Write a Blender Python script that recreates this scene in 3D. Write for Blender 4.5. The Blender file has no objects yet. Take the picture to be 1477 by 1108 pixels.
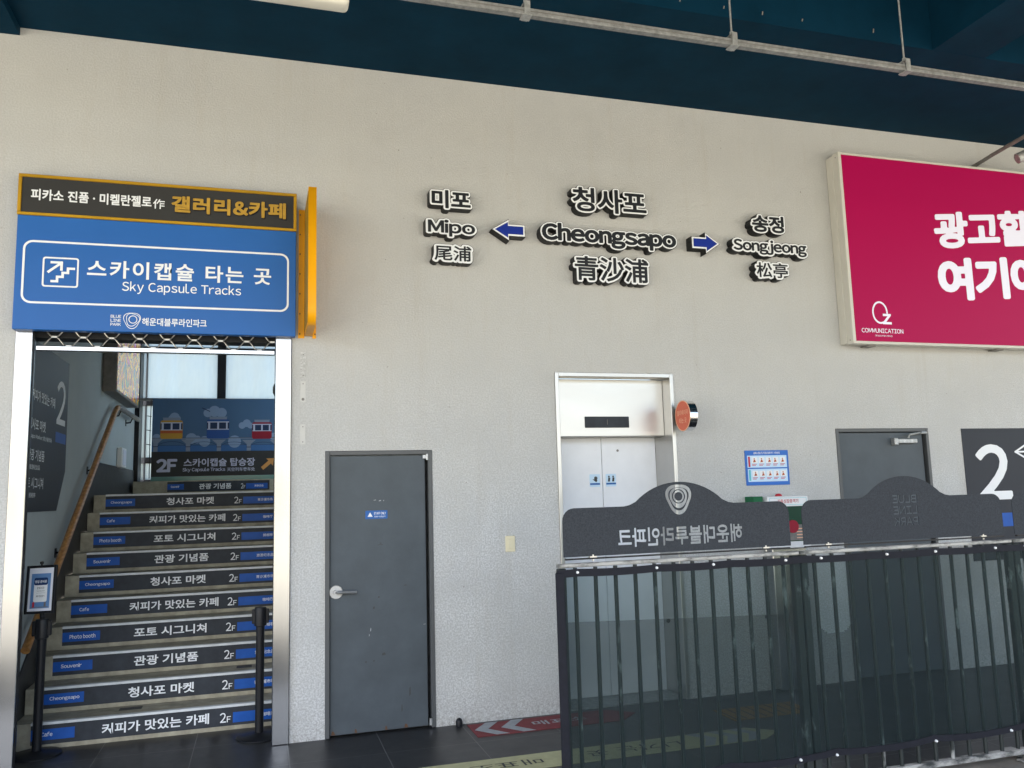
import bpy, bmesh, math, random
import numpy as np
from mathutils import Matrix, Vector
random.seed(7)
PI = math.pi
SC = bpy.context.scene
COL = SC.collection

# ------------------------------------------------------------------ camera
cam = bpy.data.cameras.new('camera')
cam.sensor_width = 36.0
cam.lens = 29.05
cam.clip_start = 0.05
cam.clip_end = 2000
camo = bpy.data.objects.new('camera', cam)
COL.objects.link(camo)
camo.matrix_world = Matrix(((0.95724184, -0.01101001, -0.28907931, 0.0),
                            (-0.28793421, -0.132854, -0.94839006, -6.45),
                            (-0.02796356, 0.99107446, -0.13034357, 1.745),
                            (0, 0, 0, 1)))
SC.camera = camo
# ------------------------------------------------------------------ sky, sun, exposure
SUN_EL, SUN_AZ = math.radians(52), math.radians(205)      # azimuth clockwise from +y
world = bpy.data.worlds.new('World')
SC.world = world
world.use_nodes = True
wn, wl = world.node_tree.nodes, world.node_tree.links
sky = wn.new('ShaderNodeTexSky')
sky.sky_type = 'NISHITA'
sky.sun_disc = False
sky.sun_elevation = SUN_EL
sky.sun_rotation = SUN_AZ
sky.air_density = 1.0
sky.dust_density = 3.0
sky.ozone_density = 1.0
bg = wn['Background']
bg.inputs['Strength'].default_value = 0.135
wl.new(sky.outputs['Color'], bg.inputs['Color'])
sl = bpy.data.lights.new('sun', 'SUN')
sl.energy = 5.0
sl.angle = math.radians(0.5)
sl.color = (1.0, 0.96, 0.89)
so = bpy.data.objects.new('sun', sl)
COL.objects.link(so)
sd = Vector((math.sin(SUN_AZ) * math.cos(SUN_EL), math.cos(SUN_AZ) * math.cos(SUN_EL), math.sin(SUN_EL)))
so.rotation_euler = sd.to_track_quat('Z', 'Y').to_euler()
so.location = (0, -30, 30)
SC.view_settings.view_transform = 'Standard'
SC.view_settings.look = 'None'
SC.view_settings.exposure = 2.2
SC.view_settings.gamma = 1.0
SC.render.engine = 'CYCLES'
SC.cycles.use_denoising = True
SC.cycles.max_bounces = 10
SC.cycles.diffuse_bounces = 6
SC.cycles.transparent_max_bounces = 16
SC.cycles.sample_clamp_indirect = 6.0

# ------------------------------------------------------------------ materials
def lin(r, g, b):
    f = lambda c: c / 12.92 if c <= 0.04045 else ((c + 0.055) / 1.055) ** 2.4
    return (f(r / 255), f(g / 255), f(b / 255), 1)

MATS = {}
def mat(name, color, rough=0.6, metal=0.0, var=0.0, vscale=6.0, bump=0.0, bscale=80.0, emit=0.0, spec=0.25, stretch=(1, 1, 1), rvar=0.0):
    """a principled surface with a noise-broken colour, gloss and relief"""
    m = bpy.data.materials.new(name)
    m.use_nodes = True
    nt = m.node_tree
    N, L = nt.nodes, nt.links
    p = N['Principled BSDF']
    if len(color) == 3: color = (*color, 1)
    p.inputs['Base Color'].default_value = color
    p.inputs['Roughness'].default_value = rough
    p.inputs['Metallic'].default_value = metal
    p.inputs['Specular IOR Level'].default_value = spec
    if var or bump or rvar:
        tc = N.new('ShaderNodeTexCoord')
        mp = N.new('ShaderNodeMapping')
        mp.inputs['Scale'].default_value = stretch
        L.new(tc.outputs['Object'], mp.inputs['Vector'])
    if var or rvar:
        n = N.new('ShaderNodeTexNoise')
        n.inputs['Scale'].default_value = vscale
        n.inputs['Detail'].default_value = 7
        n.inputs['Roughness'].default_value = 0.62
        L.new(mp.outputs['Vector'], n.inputs['Vector'])
        if var:
            mx = N.new('ShaderNodeMapRange')
            mx.inputs['From Min'].default_value = 0.3
            mx.inputs['From Max'].default_value = 0.7
            mx.inputs['To Min'].default_value = 1 - var
            mx.inputs['To Max'].default_value = 1 + var
            L.new(n.outputs['Fac'], mx.inputs['Value'])
            vm = N.new('ShaderNodeVectorMath')
            vm.operation = 'SCALE'
            vm.inputs[0].default_value = color[:3]
            L.new(mx.outputs['Result'], vm.inputs['Scale'])
            L.new(vm.outputs['Vector'], p.inputs['Base Color'])
            if emit: L.new(vm.outputs['Vector'], p.inputs['Emission Color'])
        if rvar:
            mr = N.new('ShaderNodeMapRange')
            mr.inputs['To Min'].default_value = max(0.02, rough - rvar)
            mr.inputs['To Max'].default_value = rough + rvar
            L.new(n.outputs['Fac'], mr.inputs['Value'])
            L.new(mr.outputs['Result'], p.inputs['Roughness'])
    if bump:
        b = N.new('ShaderNodeTexNoise')
        b.inputs['Scale'].default_value = bscale
        b.inputs['Detail'].default_value = 4
        L.new(mp.outputs['Vector'], b.inputs['Vector'])
        bp = N.new('ShaderNodeBump')
        bp.inputs['Strength'].default_value = bump
        bp.inputs['Distance'].default_value = 0.01
        L.new(b.outputs['Fac'], bp.inputs['Height'])
        L.new(bp.outputs['Normal'], p.inputs['Normal'])
    if emit:
        p.inputs['Emission Strength'].default_value = emit
        if not var: p.inputs['Emission Color'].default_value = color
    MATS[name] = m
    return m

def wall_mat():
    """sprayed stucco: coarse flecks that sit in the coat, scuffs and splash dirt along the foot"""
    m = bpy.data.materials.new('stucco')
    m.use_nodes = True
    N, L = m.node_tree.nodes, m.node_tree.links
    p = N['Principled BSDF']
    p.inputs['Roughness'].default_value = 0.75
    tc = N.new('ShaderNodeTexCoord')
    sep = N.new('ShaderNodeSeparateXYZ')
    L.new(tc.outputs['Object'], sep.inputs['Vector'])
    def noise(scale, detail=5, rough=0.6, stretch=None):
        n = N.new('ShaderNodeTexNoise')
        n.inputs['Scale'].default_value = scale
        n.inputs['Detail'].default_value = detail
        n.inputs['Roughness'].default_value = rough
        if stretch:
            mp = N.new('ShaderNodeMapping')
            mp.inputs['Scale'].default_value = stretch
            L.new(tc.outputs['Object'], mp.inputs['Vector'])
            L.new(mp.outputs['Vector'], n.inputs['Vector'])
        else:
            L.new(tc.outputs['Object'], n.inputs['Vector'])
        return n.outputs['Fac']
    def rng(src, a, b, c, d):
        r = N.new('ShaderNodeMapRange')
        for k, v in zip(('From Min', 'From Max', 'To Min', 'To Max'), (a, b, c, d)): r.inputs[k].default_value = v
        L.new(src, r.inputs['Value'])
        return r.outputs['Result']
    def mth(op, a, b):
        n = N.new('ShaderNodeMath')
        n.operation = op
        for i, v in enumerate((a, b)):
            if isinstance(v, (int, float)): n.inputs[i].default_value = v
            else: L.new(v, n.inputs[i])
        return n.outputs[0]
    def mix(fac, a, b):
        n = N.new('ShaderNodeMix')
        n.data_type = 'RGBA'
        L.new(fac, n.inputs['Factor'])
        for i, v in ((6, a), (7, b)):
            if isinstance(v, tuple): n.inputs[i].default_value = v
            else: L.new(v, n.inputs[i])
        return n.outputs[2]
    fleck = rng(noise(78, 3, 0.6), 0.42, 0.60, 0, 1)
    # flecks fade with height and show most below about 1.5 m
    amt = mth('MULTIPLY', rng(mth('ADD', sep.outputs['Z'], mth('MULTIPLY', noise(0.9, 3), 2.2)), 1.2, 4.0, 1.0, 0.2), rng(noise(2.1, 5, 0.65), 0.33, 0.62, 0.4, 1.0))
    base = mix(mth('MULTIPLY', fleck, amt), (0.435, 0.44, 0.437, 1), (0.73, 0.737, 0.738, 1))
    cloud = rng(noise(0.7, 6), 0.3, 0.7, 0.0, 0.32)
    base = mix(cloud, base, (0.57, 0.56, 0.52, 1))
    streak = rng(noise(1.0, 6, 0.7, (7, 7, 0.5)), 0.54, 0.76, 0, 0.34)
    base = mix(streak, base, (0.40, 0.37, 0.32, 1))
    foot = mth('MULTIPLY', rng(sep.outputs['Z'], 0.0, 0.30, 1, 0), rng(noise(34, 8, 0.78), 0.44, 0.64, 0, 0.6))
    patch = rng(noise(1.7, 7, 0.7, (1, 1, 1.6)), 0.55, 0.72, 0, 0.22)
    base = mix(patch, base, (0.43, 0.425, 0.41, 1))
    base = mix(foot, base, (0.17, 0.155, 0.135, 1))
    pits = rng(noise(26, 2, 0.5), 0.235, 0.25, 1, 0)
    base = mix(pits, base, (0.22, 0.2, 0.18, 1))
    L.new(base, p.inputs['Base Color'])
    bp = N.new('ShaderNodeBump')
    bp.inputs['Strength'].default_value = 0.32
    bp.inputs['Distance'].default_value = 0.004
    L.new(mth('ADD', fleck, noise(110, 3)), bp.inputs['Height'])
    L.new(bp.outputs['Normal'], p.inputs['Normal'])
    return m

def tile_mat(name, col, grout, pitch, ox, oy, rough=0.35):
    m = bpy.data.materials.new(name)
    m.use_nodes = True
    N, L = m.node_tree.nodes, m.node_tree.links
    p = N['Principled BSDF']
    tc = N.new('ShaderNodeTexCoord')
    mp = N.new('ShaderNodeMapping')
    mp.inputs['Location'].default_value = (-ox, -oy, 0)
    L.new(tc.outputs['Object'], mp.inputs['Vector'])
    b = N.new('ShaderNodeTexBrick')
    b.offset = 0.0
    b.inputs['Scale'].default_value = 1.0
    b.inputs['Brick Width'].default_value = pitch
    b.inputs['Row Height'].default_value = pitch
    b.inputs['Mortar Size'].default_value = 0.0028
    b.inputs['Mortar Smooth'].default_value = 0.1
    b.inputs['Color1'].default_value = (*[c * 0.9 for c in col], 1)
    b.inputs['Color2'].default_value = (*[c * 1.12 for c in col], 1)
    b.inputs['Mortar'].default_value = (*grout, 1)
    L.new(mp.outputs['Vector'], b.inputs['Vector'])
    n = N.new('ShaderNodeTexNoise')
    n.inputs['Scale'].default_value = 5
    n.inputs['Detail'].default_value = 8
    n.inputs['Roughness'].default_value = 0.7
    L.new(tc.outputs['Object'], n.inputs['Vector'])
    r = N.new('ShaderNodeMapRange')
    r.inputs['From Min'].default_value = 0.35
    r.inputs['From Max'].default_value = 0.75
    r.inputs['To Min'].default_value = 0.8
    r.inputs['To Max'].default_value = 1.6
    L.new(n.outputs['Fac'], r.inputs['Value'])
    vm = N.new('ShaderNodeVectorMath')
    vm.operation = 'SCALE'
    L.new(b.outputs['Color'], vm.inputs[0])
    L.new(r.outputs['Result'], vm.inputs['Scale'])
    L.new(vm.outputs['Vector'], p.inputs['Base Color'])
    r2 = N.new('ShaderNodeMapRange')
    r2.inputs['To Min'].default_value = rough - 0.1
    r2.inputs['To Max'].default_value = rough + 0.2
    L.new(n.outputs['Fac'], r2.inputs['Value'])
    L.new(r2.outputs['Result'], p.inputs['Roughness'])
    bp = N.new('ShaderNodeBump')
    bp.inputs['Strength'].default_value = 0.3
    bp.inputs['Distance'].default_value = 0.002
    bp.invert = True
    L.new(b.outputs['Fac'], bp.inputs['Height'])
    L.new(bp.outputs['Normal'], p.inputs['Normal'])
    return m

def chip_mat(name, col, chip, lo, hi, scale, rough=0.45, stretch=(1, 1, 0.35)):
    """paint with patches worn through to bright metal"""
    m = bpy.data.materials.new(name)
    m.use_nodes = True
    N, L = m.node_tree.nodes, m.node_tree.links
    p = N['Principled BSDF']
    p.inputs['Roughness'].default_value = rough
    tc = N.new('ShaderNodeTexCoord')
    mp = N.new('ShaderNodeMapping')
    mp.inputs['Scale'].default_value = stretch
    L.new(tc.outputs['Object'], mp.inputs['Vector'])
    n = N.new('ShaderNodeTexNoise')
    n.inputs['Scale'].default_value = scale
    n.inputs['Detail'].default_value = 6
    n.inputs['Roughness'].default_value = 0.65
    L.new(mp.outputs['Vector'], n.inputs['Vector'])
    r = N.new('ShaderNodeMapRange')
    r.inputs['From Min'].default_value = lo
    r.inputs['From Max'].default_value = hi
    L.new(n.outputs['Fac'], r.inputs['Value'])
    mx = N.new('ShaderNodeMix')
    mx.data_type = 'RGBA'
    mx.inputs[6].default_value = (*col, 1)
    mx.inputs[7].default_value = (*chip, 1)
    L.new(r.outputs['Result'], mx.inputs['Factor'])
    L.new(mx.outputs[2], p.inputs['Base Color'])
    return m

def net_mat(name='shade_cloth', lo=0.47, hi=0.53, tint=(0.86, 1.0, 1.0, 1)):
    """woven shade cloth: the open weave lets part of the light straight through"""
    m = bpy.data.materials.new(name)
    m.use_nodes = True
    N, L = m.node_tree.nodes, m.node_tree.links
    p = N['Principled BSDF']
    p.inputs['Base Color'].default_value = (0.014, 0.022, 0.025, 1)
    p.inputs['Roughness'].default_value = 0.55
    p.inputs['Specular IOR Level'].default_value = 0.12
    t = N.new('ShaderNodeBsdfTransparent')
    t.inputs['Color'].default_value = tint
    tc = N.new('ShaderNodeTexCoord')
    n = N.new('ShaderNodeTexNoise')
    n.inputs['Scale'].default_value = 2.2
    n.inputs['Detail'].default_value = 6
    L.new(tc.outputs['Object'], n.inputs['Vector'])
    r = N.new('ShaderNodeMapRange')
    r.inputs['From Min'].default_value = 0.3
    r.inputs['From Max'].default_value = 0.7
    r.inputs['To Min'].default_value = lo
    r.inputs['To Max'].default_value = hi
    L.new(n.outputs['Fac'], r.inputs['Value'])
    mx = N.new('ShaderNodeMixShader')
    L.new(r.outputs['Result'], mx.inputs['Fac'])
    L.new(t.outputs['BSDF'], mx.inputs[1])
    L.new(p.outputs['BSDF'], mx.inputs[2])
    L.new(mx.outputs['Shader'], N['Material Output'].inputs['Surface'])
    return m

def frost_mat(name='added_side_pane', k=1.0):
    m = bpy.data.materials.new(name)
    m.use_nodes = True
    N, L = m.node_tree.nodes, m.node_tree.links
    tr = N.new('ShaderNodeBsdfTranslucent')
    tr.inputs['Color'].default_value = (0.9 * k, 0.95 * k, 0.94 * k, 1)
    t = N.new('ShaderNodeBsdfTransparent')
    t.inputs['Color'].default_value = (0.9 * k, 0.97 * k, 1.0 * k, 1)
    mx = N.new('ShaderNodeMixShader')
    tc = N.new('ShaderNodeTexCoord')
    mp = N.new('ShaderNodeMapping')
    mp.inputs['Scale'].default_value = (2.2, 1, 0.35)
    L.new(tc.outputs['Object'], mp.inputs['Vector'])
    n = N.new('ShaderNodeTexNoise')
    n.inputs['Scale'].default_value = 2.0
    n.inputs['Detail'].default_value = 5
    L.new(mp.outputs['Vector'], n.inputs['Vector'])
    r = N.new('ShaderNodeMapRange')
    r.inputs['From Min'].default_value = 0.3
    r.inputs['From Max'].default_value = 0.7
    r.inputs['To Min'].default_value = 0.35
    r.inputs['To Max'].default_value = 0.6
    L.new(n.outputs['Fac'], r.inputs['Value'])
    L.new(r.outputs['Result'], mx.inputs['Fac'])
    L.new(tr.outputs['BSDF'], mx.inputs[1])
    L.new(t.outputs['BSDF'], mx.inputs[2])
    L.new(mx.outputs['Shader'], N['Material Output'].inputs['Surface'])
    return m

def wood_mat():
    m = bpy.data.materials.new('varnished_wood')
    m.use_nodes = True
    N, L = m.node_tree.nodes, m.node_tree.links
    p = N['Principled BSDF']
    p.inputs['Roughness'].default_value = 0.35
    tc = N.new('ShaderNodeTexCoord')
    mp = N.new('ShaderNodeMapping')
    mp.inputs['Rotation'].default_value = (math.radians(-31.5), 0, 0)
    mp.inputs['Scale'].default_value = (40, 2.2, 40)
    L.new(tc.outputs['Object'], mp.inputs['Vector'])
    n = N.new('ShaderNodeTexNoise')
    n.inputs['Scale'].default_value = 1.0
    n.inputs['Detail'].default_value = 5
    L.new(mp.outputs['Vector'], n.inputs['Vector'])
    cr = N.new('ShaderNodeValToRGB')
    cr.color_ramp.elements[0].position = 0.35
    cr.color_ramp.elements[0].color = (0.30, 0.13, 0.035, 1)
    cr.color_ramp.elements[1].position = 0.7
    cr.color_ramp.elements[1].color = (0.58, 0.29, 0.09, 1)
    L.new(n.outputs['Fac'], cr.inputs['Fac'])
    L.new(cr.outputs['Color'], p.inputs['Base Color'])
    return m

def art_mat():
    """backlit abstract colour print"""
    m = bpy.data.materials.new('abstract_print')
    m.use_nodes = True
    N, L = m.node_tree.nodes, m.node_tree.links
    p = N['Principled BSDF']
    p.inputs['Roughness'].default_value = 0.2
    tc = N.new('ShaderNodeTexCoord')
    n = N.new('ShaderNodeTexNoise')
    n.inputs['Scale'].default_value = 3.4
    n.inputs['Detail'].default_value = 5
    n.inputs['Distortion'].default_value = 1.2
    L.new(tc.outputs['Object'], n.inputs['Vector'])
    cr = N.new('ShaderNodeValToRGB')
    E = cr.color_ramp.elements
    E[0].position = 0.28; E[0].color = lin(30, 80, 200)
    E[1].position = 0.75; E[1].color = lin(170, 165, 220)
    for pos, c in ((0.38, (70, 130, 70)), (0.44, (170, 95, 70)), (0.5, (200, 165, 60)), (0.55, (80, 90, 75)), (0.61, (180, 60, 60))):
        e = E.new(pos); e.color = lin(*c)
    L.new(n.outputs['Fac'], cr.inputs['Fac'])
    L.new(cr.outputs['Color'], p.inputs['Base Color'])
    L.new(cr.outputs['Color'], p.inputs['Emission Color'])
    p.inputs['Emission Strength'].default_value = 0.09
    return m

M = dict(
    wall=wall_mat(),
    teal=mat('teal_paint', (0.0030, 0.026, 0.052), 0.6, spec=0.04, var=0.18, vscale=2.5, bump=0.08, bscale=30),
    tile=tile_mat('floor_tile', (0.018, 0.0188, 0.0205), (0.10, 0.10, 0.10), 0.64, 0.2, 0.15),
    paving=mat('worn_concrete', (0.19, 0.18, 0.155), 0.85, var=0.35, vscale=3, bump=0.3, bscale=60),
    ground=mat('sandy_ground', (0.36, 0.335, 0.265), 0.95, var=0.25, vscale=0.4),
    kerb=mat('pale_stone', (0.42, 0.42, 0.42), 0.8, var=0.2, vscale=8, bump=0.2),
    steel=mat('brushed_stainless', (0.40, 0.405, 0.41), 0.16, 1.0, var=0.06, vscale=3, bump=0.02, bscale=220, stretch=(1, 1, 0.03), rvar=0.06),
    steel2=mat('satin_stainless', (0.48, 0.475, 0.46), 0.34, 1.0, var=0.05, vscale=5, rvar=0.12, stretch=(0.3, 1, 1)),
    chrome=mat('polished_metal', (0.75, 0.75, 0.76), 0.15, 1.0),
    channelmetal=mat('dull_galvanised', (0.27, 0.275, 0.275), 0.6, 0.4, var=0.3, vscale=30),
    satin=mat('satin_metal', (0.42, 0.43, 0.44), 0.42, 0.7),
    plate=mat('grey_white_plate', (0.56, 0.56, 0.54), 0.5, var=0.05),
    posterframe=mat('poster_frame_blue', lin(52, 108, 192), 0.45),
    galv=mat('galvanised', (0.42, 0.43, 0.43), 0.5, 0.6, var=0.3, vscale=30),
    doorgrey=mat('grey_door_paint', (0.076, 0.092, 0.107), 0.45, var=0.14, vscale=3.5, bump=0.04, bscale=60, rvar=0.12),
    framegrey=chip_mat('grey_frame_paint', (0.075, 0.08, 0.084), (0.3, 0.29, 0.27), 0.66, 0.72, 16),
    black=mat('black_paint', (0.010, 0.011, 0.014), 0.4, var=0.15, vscale=20),
    blackm=mat('dark_frame', (0.014, 0.016, 0.02), 0.45),
    white=mat('white_print', (0.80, 0.82, 0.84), 0.5),
    cream=mat('cream_plastic', (0.72, 0.66, 0.47), 0.5, var=0.05),
    whitep=mat('white_plastic', (0.78, 0.79, 0.80), 0.4, var=0.04, vscale=8),
    whited=mat('white_door_panel', (0.76, 0.79, 0.84), 0.42, 0.05, var=0.04, vscale=5, rvar=0.1),
    blue=mat('blue_sign_film', lin(38, 96, 168), 0.35, var=0.05, vscale=1.5, rvar=0.08),
    blue2=mat('blue_tag', lin(26, 84, 168), 0.45, var=0.1, vscale=14),
    navy=mat('navy_print', lin(20, 52, 100), 0.5),
    arrowblue=mat('deep_blue_face', lin(18, 45, 140), 0.4),
    charcoal=mat('charcoal_panel', (0.038, 0.038, 0.037), 0.5, spec=0.15, var=0.06, vscale=4),
    slate=mat('slate_panel', (0.040, 0.046, 0.056), 0.5, spec=0.15, var=0.2, vscale=9, rvar=0.12),
    slate2=mat('slate_poster', (0.036, 0.040, 0.050), 0.45, spec=0.15, var=0.05, vscale=2),
    gold=mat('gold_trim', lin(196, 150, 40), 0.35, 0.55, var=0.12, vscale=3),
    goldt=mat('gold_letter', lin(190, 150, 62), 0.4, 0.4, var=0.15, vscale=40),
    yellow=mat('yellow_sign_paint', lin(240, 168, 16), 0.4, var=0.04, vscale=3),
    yellowd=mat('olive_sign_face', lin(150, 118, 40), 0.5, var=0.1),
    letterside=mat('letter_side', (0.012, 0.013, 0.014), 0.5, var=0.2, vscale=30),
    letterface=mat('letter_black_face', (0.018, 0.020, 0.024), 0.35),
    boxframe=mat('ivory_frame', (0.60, 0.585, 0.53), 0.45, var=0.04, vscale=4),
    magenta=mat('magenta_print', lin(158, 10, 72), 0.4, emit=0.035, spec=0.12),
    lightwhite=mat('backlit_white', (0.72, 0.72, 0.84), 0.4, emit=0.04),
    concrete=mat('stair_concrete', (0.34, 0.315, 0.24), 0.7, var=0.3, vscale=9, bump=0.15, bscale=60),
    nosing=mat('pale_nosing', (0.62, 0.65, 0.66), 0.5, var=0.12, vscale=14),
    skirt=mat('dark_skirting', (0.045, 0.045, 0.045), 0.5, var=0.2, vscale=10),
    stairwall=mat('grey_stair_wall', (0.44, 0.49, 0.50), 0.65, var=0.08, vscale=1.2, bump=0.05, bscale=50),
    darkceil=mat('dark_ceiling', (0.16, 0.17, 0.18), 0.7),
    wood=wood_mat(), art=art_mat(), net=net_mat(), net2=net_mat('thin_backing_cloth', 0.36, 0.42, (1.0, 0.97, 0.95, 1)), frost=frost_mat(), frost2=frost_mat('tinted_frosted_pane', 0.66),
    hem=mat('black_hem', (0.010, 0.011, 0.017), 0.75, var=0.2, vscale=25),
    bar=chip_mat('chipped_green_bar', (0.016, 0.022, 0.022), (0.34, 0.35, 0.34), 0.59, 0.72, 9),
    rail=chip_mat('worn_rail', (0.03, 0.034, 0.034), (0.36, 0.36, 0.345), 0.36, 0.54, 16, stretch=(0.4, 1, 1)),
    board=mat('speckled_board', (0.036, 0.041, 0.049), 0.65, spec=0.12, var=0.32, vscale=130, bump=0.12, bscale=160),
    orange=mat('salmon_sign', lin(214, 104, 78), 0.4),
    peach=mat('peach_line', lin(236, 182, 150), 0.4),
    red=mat('red_floor_film', lin(128, 58, 62), 0.65, var=0.2, vscale=12),
    greyfilm=mat('grey_floor_film', (0.36, 0.38, 0.40), 0.5, var=0.15, vscale=12),
    yellowfilm=mat('pale_yellow_film', (0.50, 0.49, 0.28), 0.55, var=0.15, vscale=10),
    orangefilm=mat('orange_floor_film', (0.30, 0.16, 0.03), 0.55, var=0.2, vscale=12),
    darkfilm=mat('dark_print', (0.06, 0.06, 0.06), 0.6),
    redprint=mat('red_print', lin(190, 50, 62), 0.5),
    redbag=mat('red_bag', lin(150, 30, 50), 0.6),
    green=mat('green_panel', lin(16, 94, 58), 0.4),
    dgreen=mat('dark_green_case', lin(14, 60, 42), 0.4),
    skyprint=mat('sky_print', lin(68, 98, 130), 0.5, var=0.04, vscale=2),
    seaprint=mat('sea_print', lin(56, 98, 148), 0.5),
    cloudp=mat('cloud_print', lin(126, 148, 178), 0.5),
    trackp=mat('track_print', lin(122, 134, 152), 0.5),
    linep=mat('line_print', lin(34, 50, 80), 0.5),
    tramy=mat('tram_yellow_print', lin(180, 136, 52), 0.5),
    tramo=mat('tram_rust_print', lin(170, 84, 48), 0.5),
    tramb=mat('tram_blue_print', lin(40, 78, 138), 0.5),
    tramr=mat('tram_red_print', lin(136, 26, 44), 0.5),
    paleprint=mat('pale_print', lin(180, 186, 206), 0.5),
    lilac=mat('lilac_letter', lin(186, 186, 206), 0.5),
    ochre=mat('ochre_print', lin(190, 134, 74), 0.5),
    cyan=mat('cyan_print', lin(96, 186, 200), 0.5),
    paleblue=mat('pale_blue_print', lin(196, 222, 244), 0.5),
    paper=mat('paper', (0.72, 0.74, 0.82), 0.6),
    posterblue=mat('poster_blue', lin(98, 136, 184), 0.5),
    greenglass=mat('green_glass_edge', lin(92, 130, 122), 0.15),
    lampw=mat('lamp_cover', (0.70, 0.68, 0.60), 0.35),
    greysteel=mat('grey_steel', (0.20, 0.19, 0.18), 0.5, 0.3, var=0.2, vscale=20),
    scuff=mat('scuff_mark', (0.42, 0.43, 0.44), 0.7),
    rust=mat('rust_mark', (0.12, 0.065, 0.04), 0.8),
)

# ------------------------------------------------------------------ builders
ROOTM = {}
class MB:
    def __init__(self): self.bm = bmesh.new()
    def add(self, verts, faces):
        vs = [self.bm.verts.new(v) for v in verts]
        for f in faces:
            try: self.bm.faces.new([vs[i] for i in f])
            except ValueError: pass
        return self
    def box(self, x0, x1, y0, y1, z0, z1, b=0.0, mtx=None, seg=1):
        t = bmesh.new()
        bmesh.ops.create_cube(t, size=1.0)
        bmesh.ops.transform(t, verts=t.verts, matrix=Matrix.Translation(((x0 + x1) / 2, (y0 + y1) / 2, (z0 + z1) / 2)) @ Matrix.Diagonal((abs(x1 - x0), abs(y1 - y0), abs(z1 - z0), 1)))
        if b: bmesh.ops.bevel(t, geom=list(t.edges), offset=b, segments=seg, affect='EDGES', profile=0.5)
        if mtx is not None: bmesh.ops.transform(t, verts=t.verts, matrix=mtx)
        self.merge(t)
        return self
    def merge(self, t):
        me = bpy.data.meshes.new('tmp')
        t.to_mesh(me); t.free()
        self.bm.from_mesh(me)
        bpy.data.meshes.remove(me)
    def cyl(self, p0, p1, r0, r1=None, n=16, cap=True):
        p0, p1 = Vector(p0), Vector(p1)
        r1 = r0 if r1 is None else r1
        q = (p1 - p0).to_track_quat('Z', 'Y')
        a = [p0 + q @ Vector((r0 * math.cos(2 * PI * i / n), r0 * math.sin(2 * PI * i / n), 0)) for i in range(n)]
        c = [p1 + q @ Vector((r1 * math.cos(2 * PI * i / n), r1 * math.sin(2 * PI * i / n), 0)) for i in range(n)]
        f = [(i, (i + 1) % n, n + (i + 1) % n, n + i) for i in range(n)]
        if cap: f += [tuple(range(n - 1, -1, -1)), tuple(range(n, 2 * n))]
        return self.add(a + c, f)
    def tube(self, pts, r, n=8, ry=None):
        pts = [Vector(p) for p in pts]
        V, F = [], []
        for i, p in enumerate(pts):
            d = (pts[min(i + 1, len(pts) - 1)] - pts[max(i - 1, 0)]).normalized()
            ref = Vector((0, 0, 1)) if abs(d.z) < 0.9 else Vector((0, 1, 0))
            s = d.cross(ref).normalized(); u = s.cross(d)
            for k in range(n):
                a = 2 * PI * k / n
                V.append(p + s * r * math.cos(a) + u * (ry or r) * math.sin(a))
        for i in range(len(pts) - 1):
            for k in range(n):
                F.append((i * n + k, i * n + (k + 1) % n, (i + 1) * n + (k + 1) % n, (i + 1) * n + k))
        F += [tuple(range(n - 1, -1, -1)), tuple((len(pts) - 1) * n + k for k in range(n))]
        return self.add(V, F)
    def lathe(self, prof, c=(0, 0, 0), n=28):
        V, F = [], []
        for r, z in prof:
            for k in range(n):
                a = 2 * PI * k / n
                V.append((c[0] + r * math.cos(a), c[1] + r * math.sin(a), c[2] + z))
        for i in range(len(prof) - 1):
            for k in range(n):
                F.append((i * n + k, i * n + (k + 1) % n, (i + 1) * n + (k + 1) % n, (i + 1) * n + k))
        F += [tuple(range(n - 1, -1, -1)), tuple((len(prof) - 1) * n + k for k in range(n))]
        return self.add(V, F)
    def loops(self, fr, loops, n0, n1):
        """filled outline (holes allowed) from n0 to n1 along the frame normal"""
        c = bpy.data.curves.new('tmp', 'CURVE')
        c.dimensions = '2D'; c.fill_mode = 'BOTH'
        for lp in loops:
            s = c.splines.new('POLY')
            s.points.add(len(lp) - 1)
            for p, (u, v) in zip(s.points, lp): p.co = (u, v, 0, 1)
            s.use_cyclic_u = True
        c.extrude = abs(n1 - n0) / 2
        self._curve(c, fr @ Matrix.Translation((0, 0, (n0 + n1) / 2)))
        return self
    def _curve(self, c, mtx, pre=None):
        o = bpy.data.objects.new('tmp', c)
        COL.objects.link(o)
        dg = bpy.context.evaluated_depsgraph_get()
        me = bpy.data.meshes.new_from_object(o.evaluated_get(dg))
        me.transform(mtx)
        self.bm.from_mesh(me)
        bpy.data.objects.remove(o); bpy.data.curves.remove(c); bpy.data.meshes.remove(me)
    def text(self, fr, body, u0, u1, v0, v1, n, bold=0.0, spacing=1.0, flip=False, turn=False):
        me = text_mesh(body, bold, spacing)
        fit = fit_matrix(me, u0, u1, v0, v1, flip, turn)
        me.transform(fr @ Matrix.Translation((0, 0, n)) @ fit)
        self.bm.from_mesh(me)
        bpy.data.meshes.remove(me)
        return self
    def poly(self, fr, pts, n):
        return self.add([fr @ Vector((u, v, n)) for u, v in pts], [tuple(range(len(pts)))])
    def rect(self, fr, u0, u1, v0, v1, n): return self.poly(fr, [(u0, v0), (u1, v0), (u1, v1), (u0, v1)], n)

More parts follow.
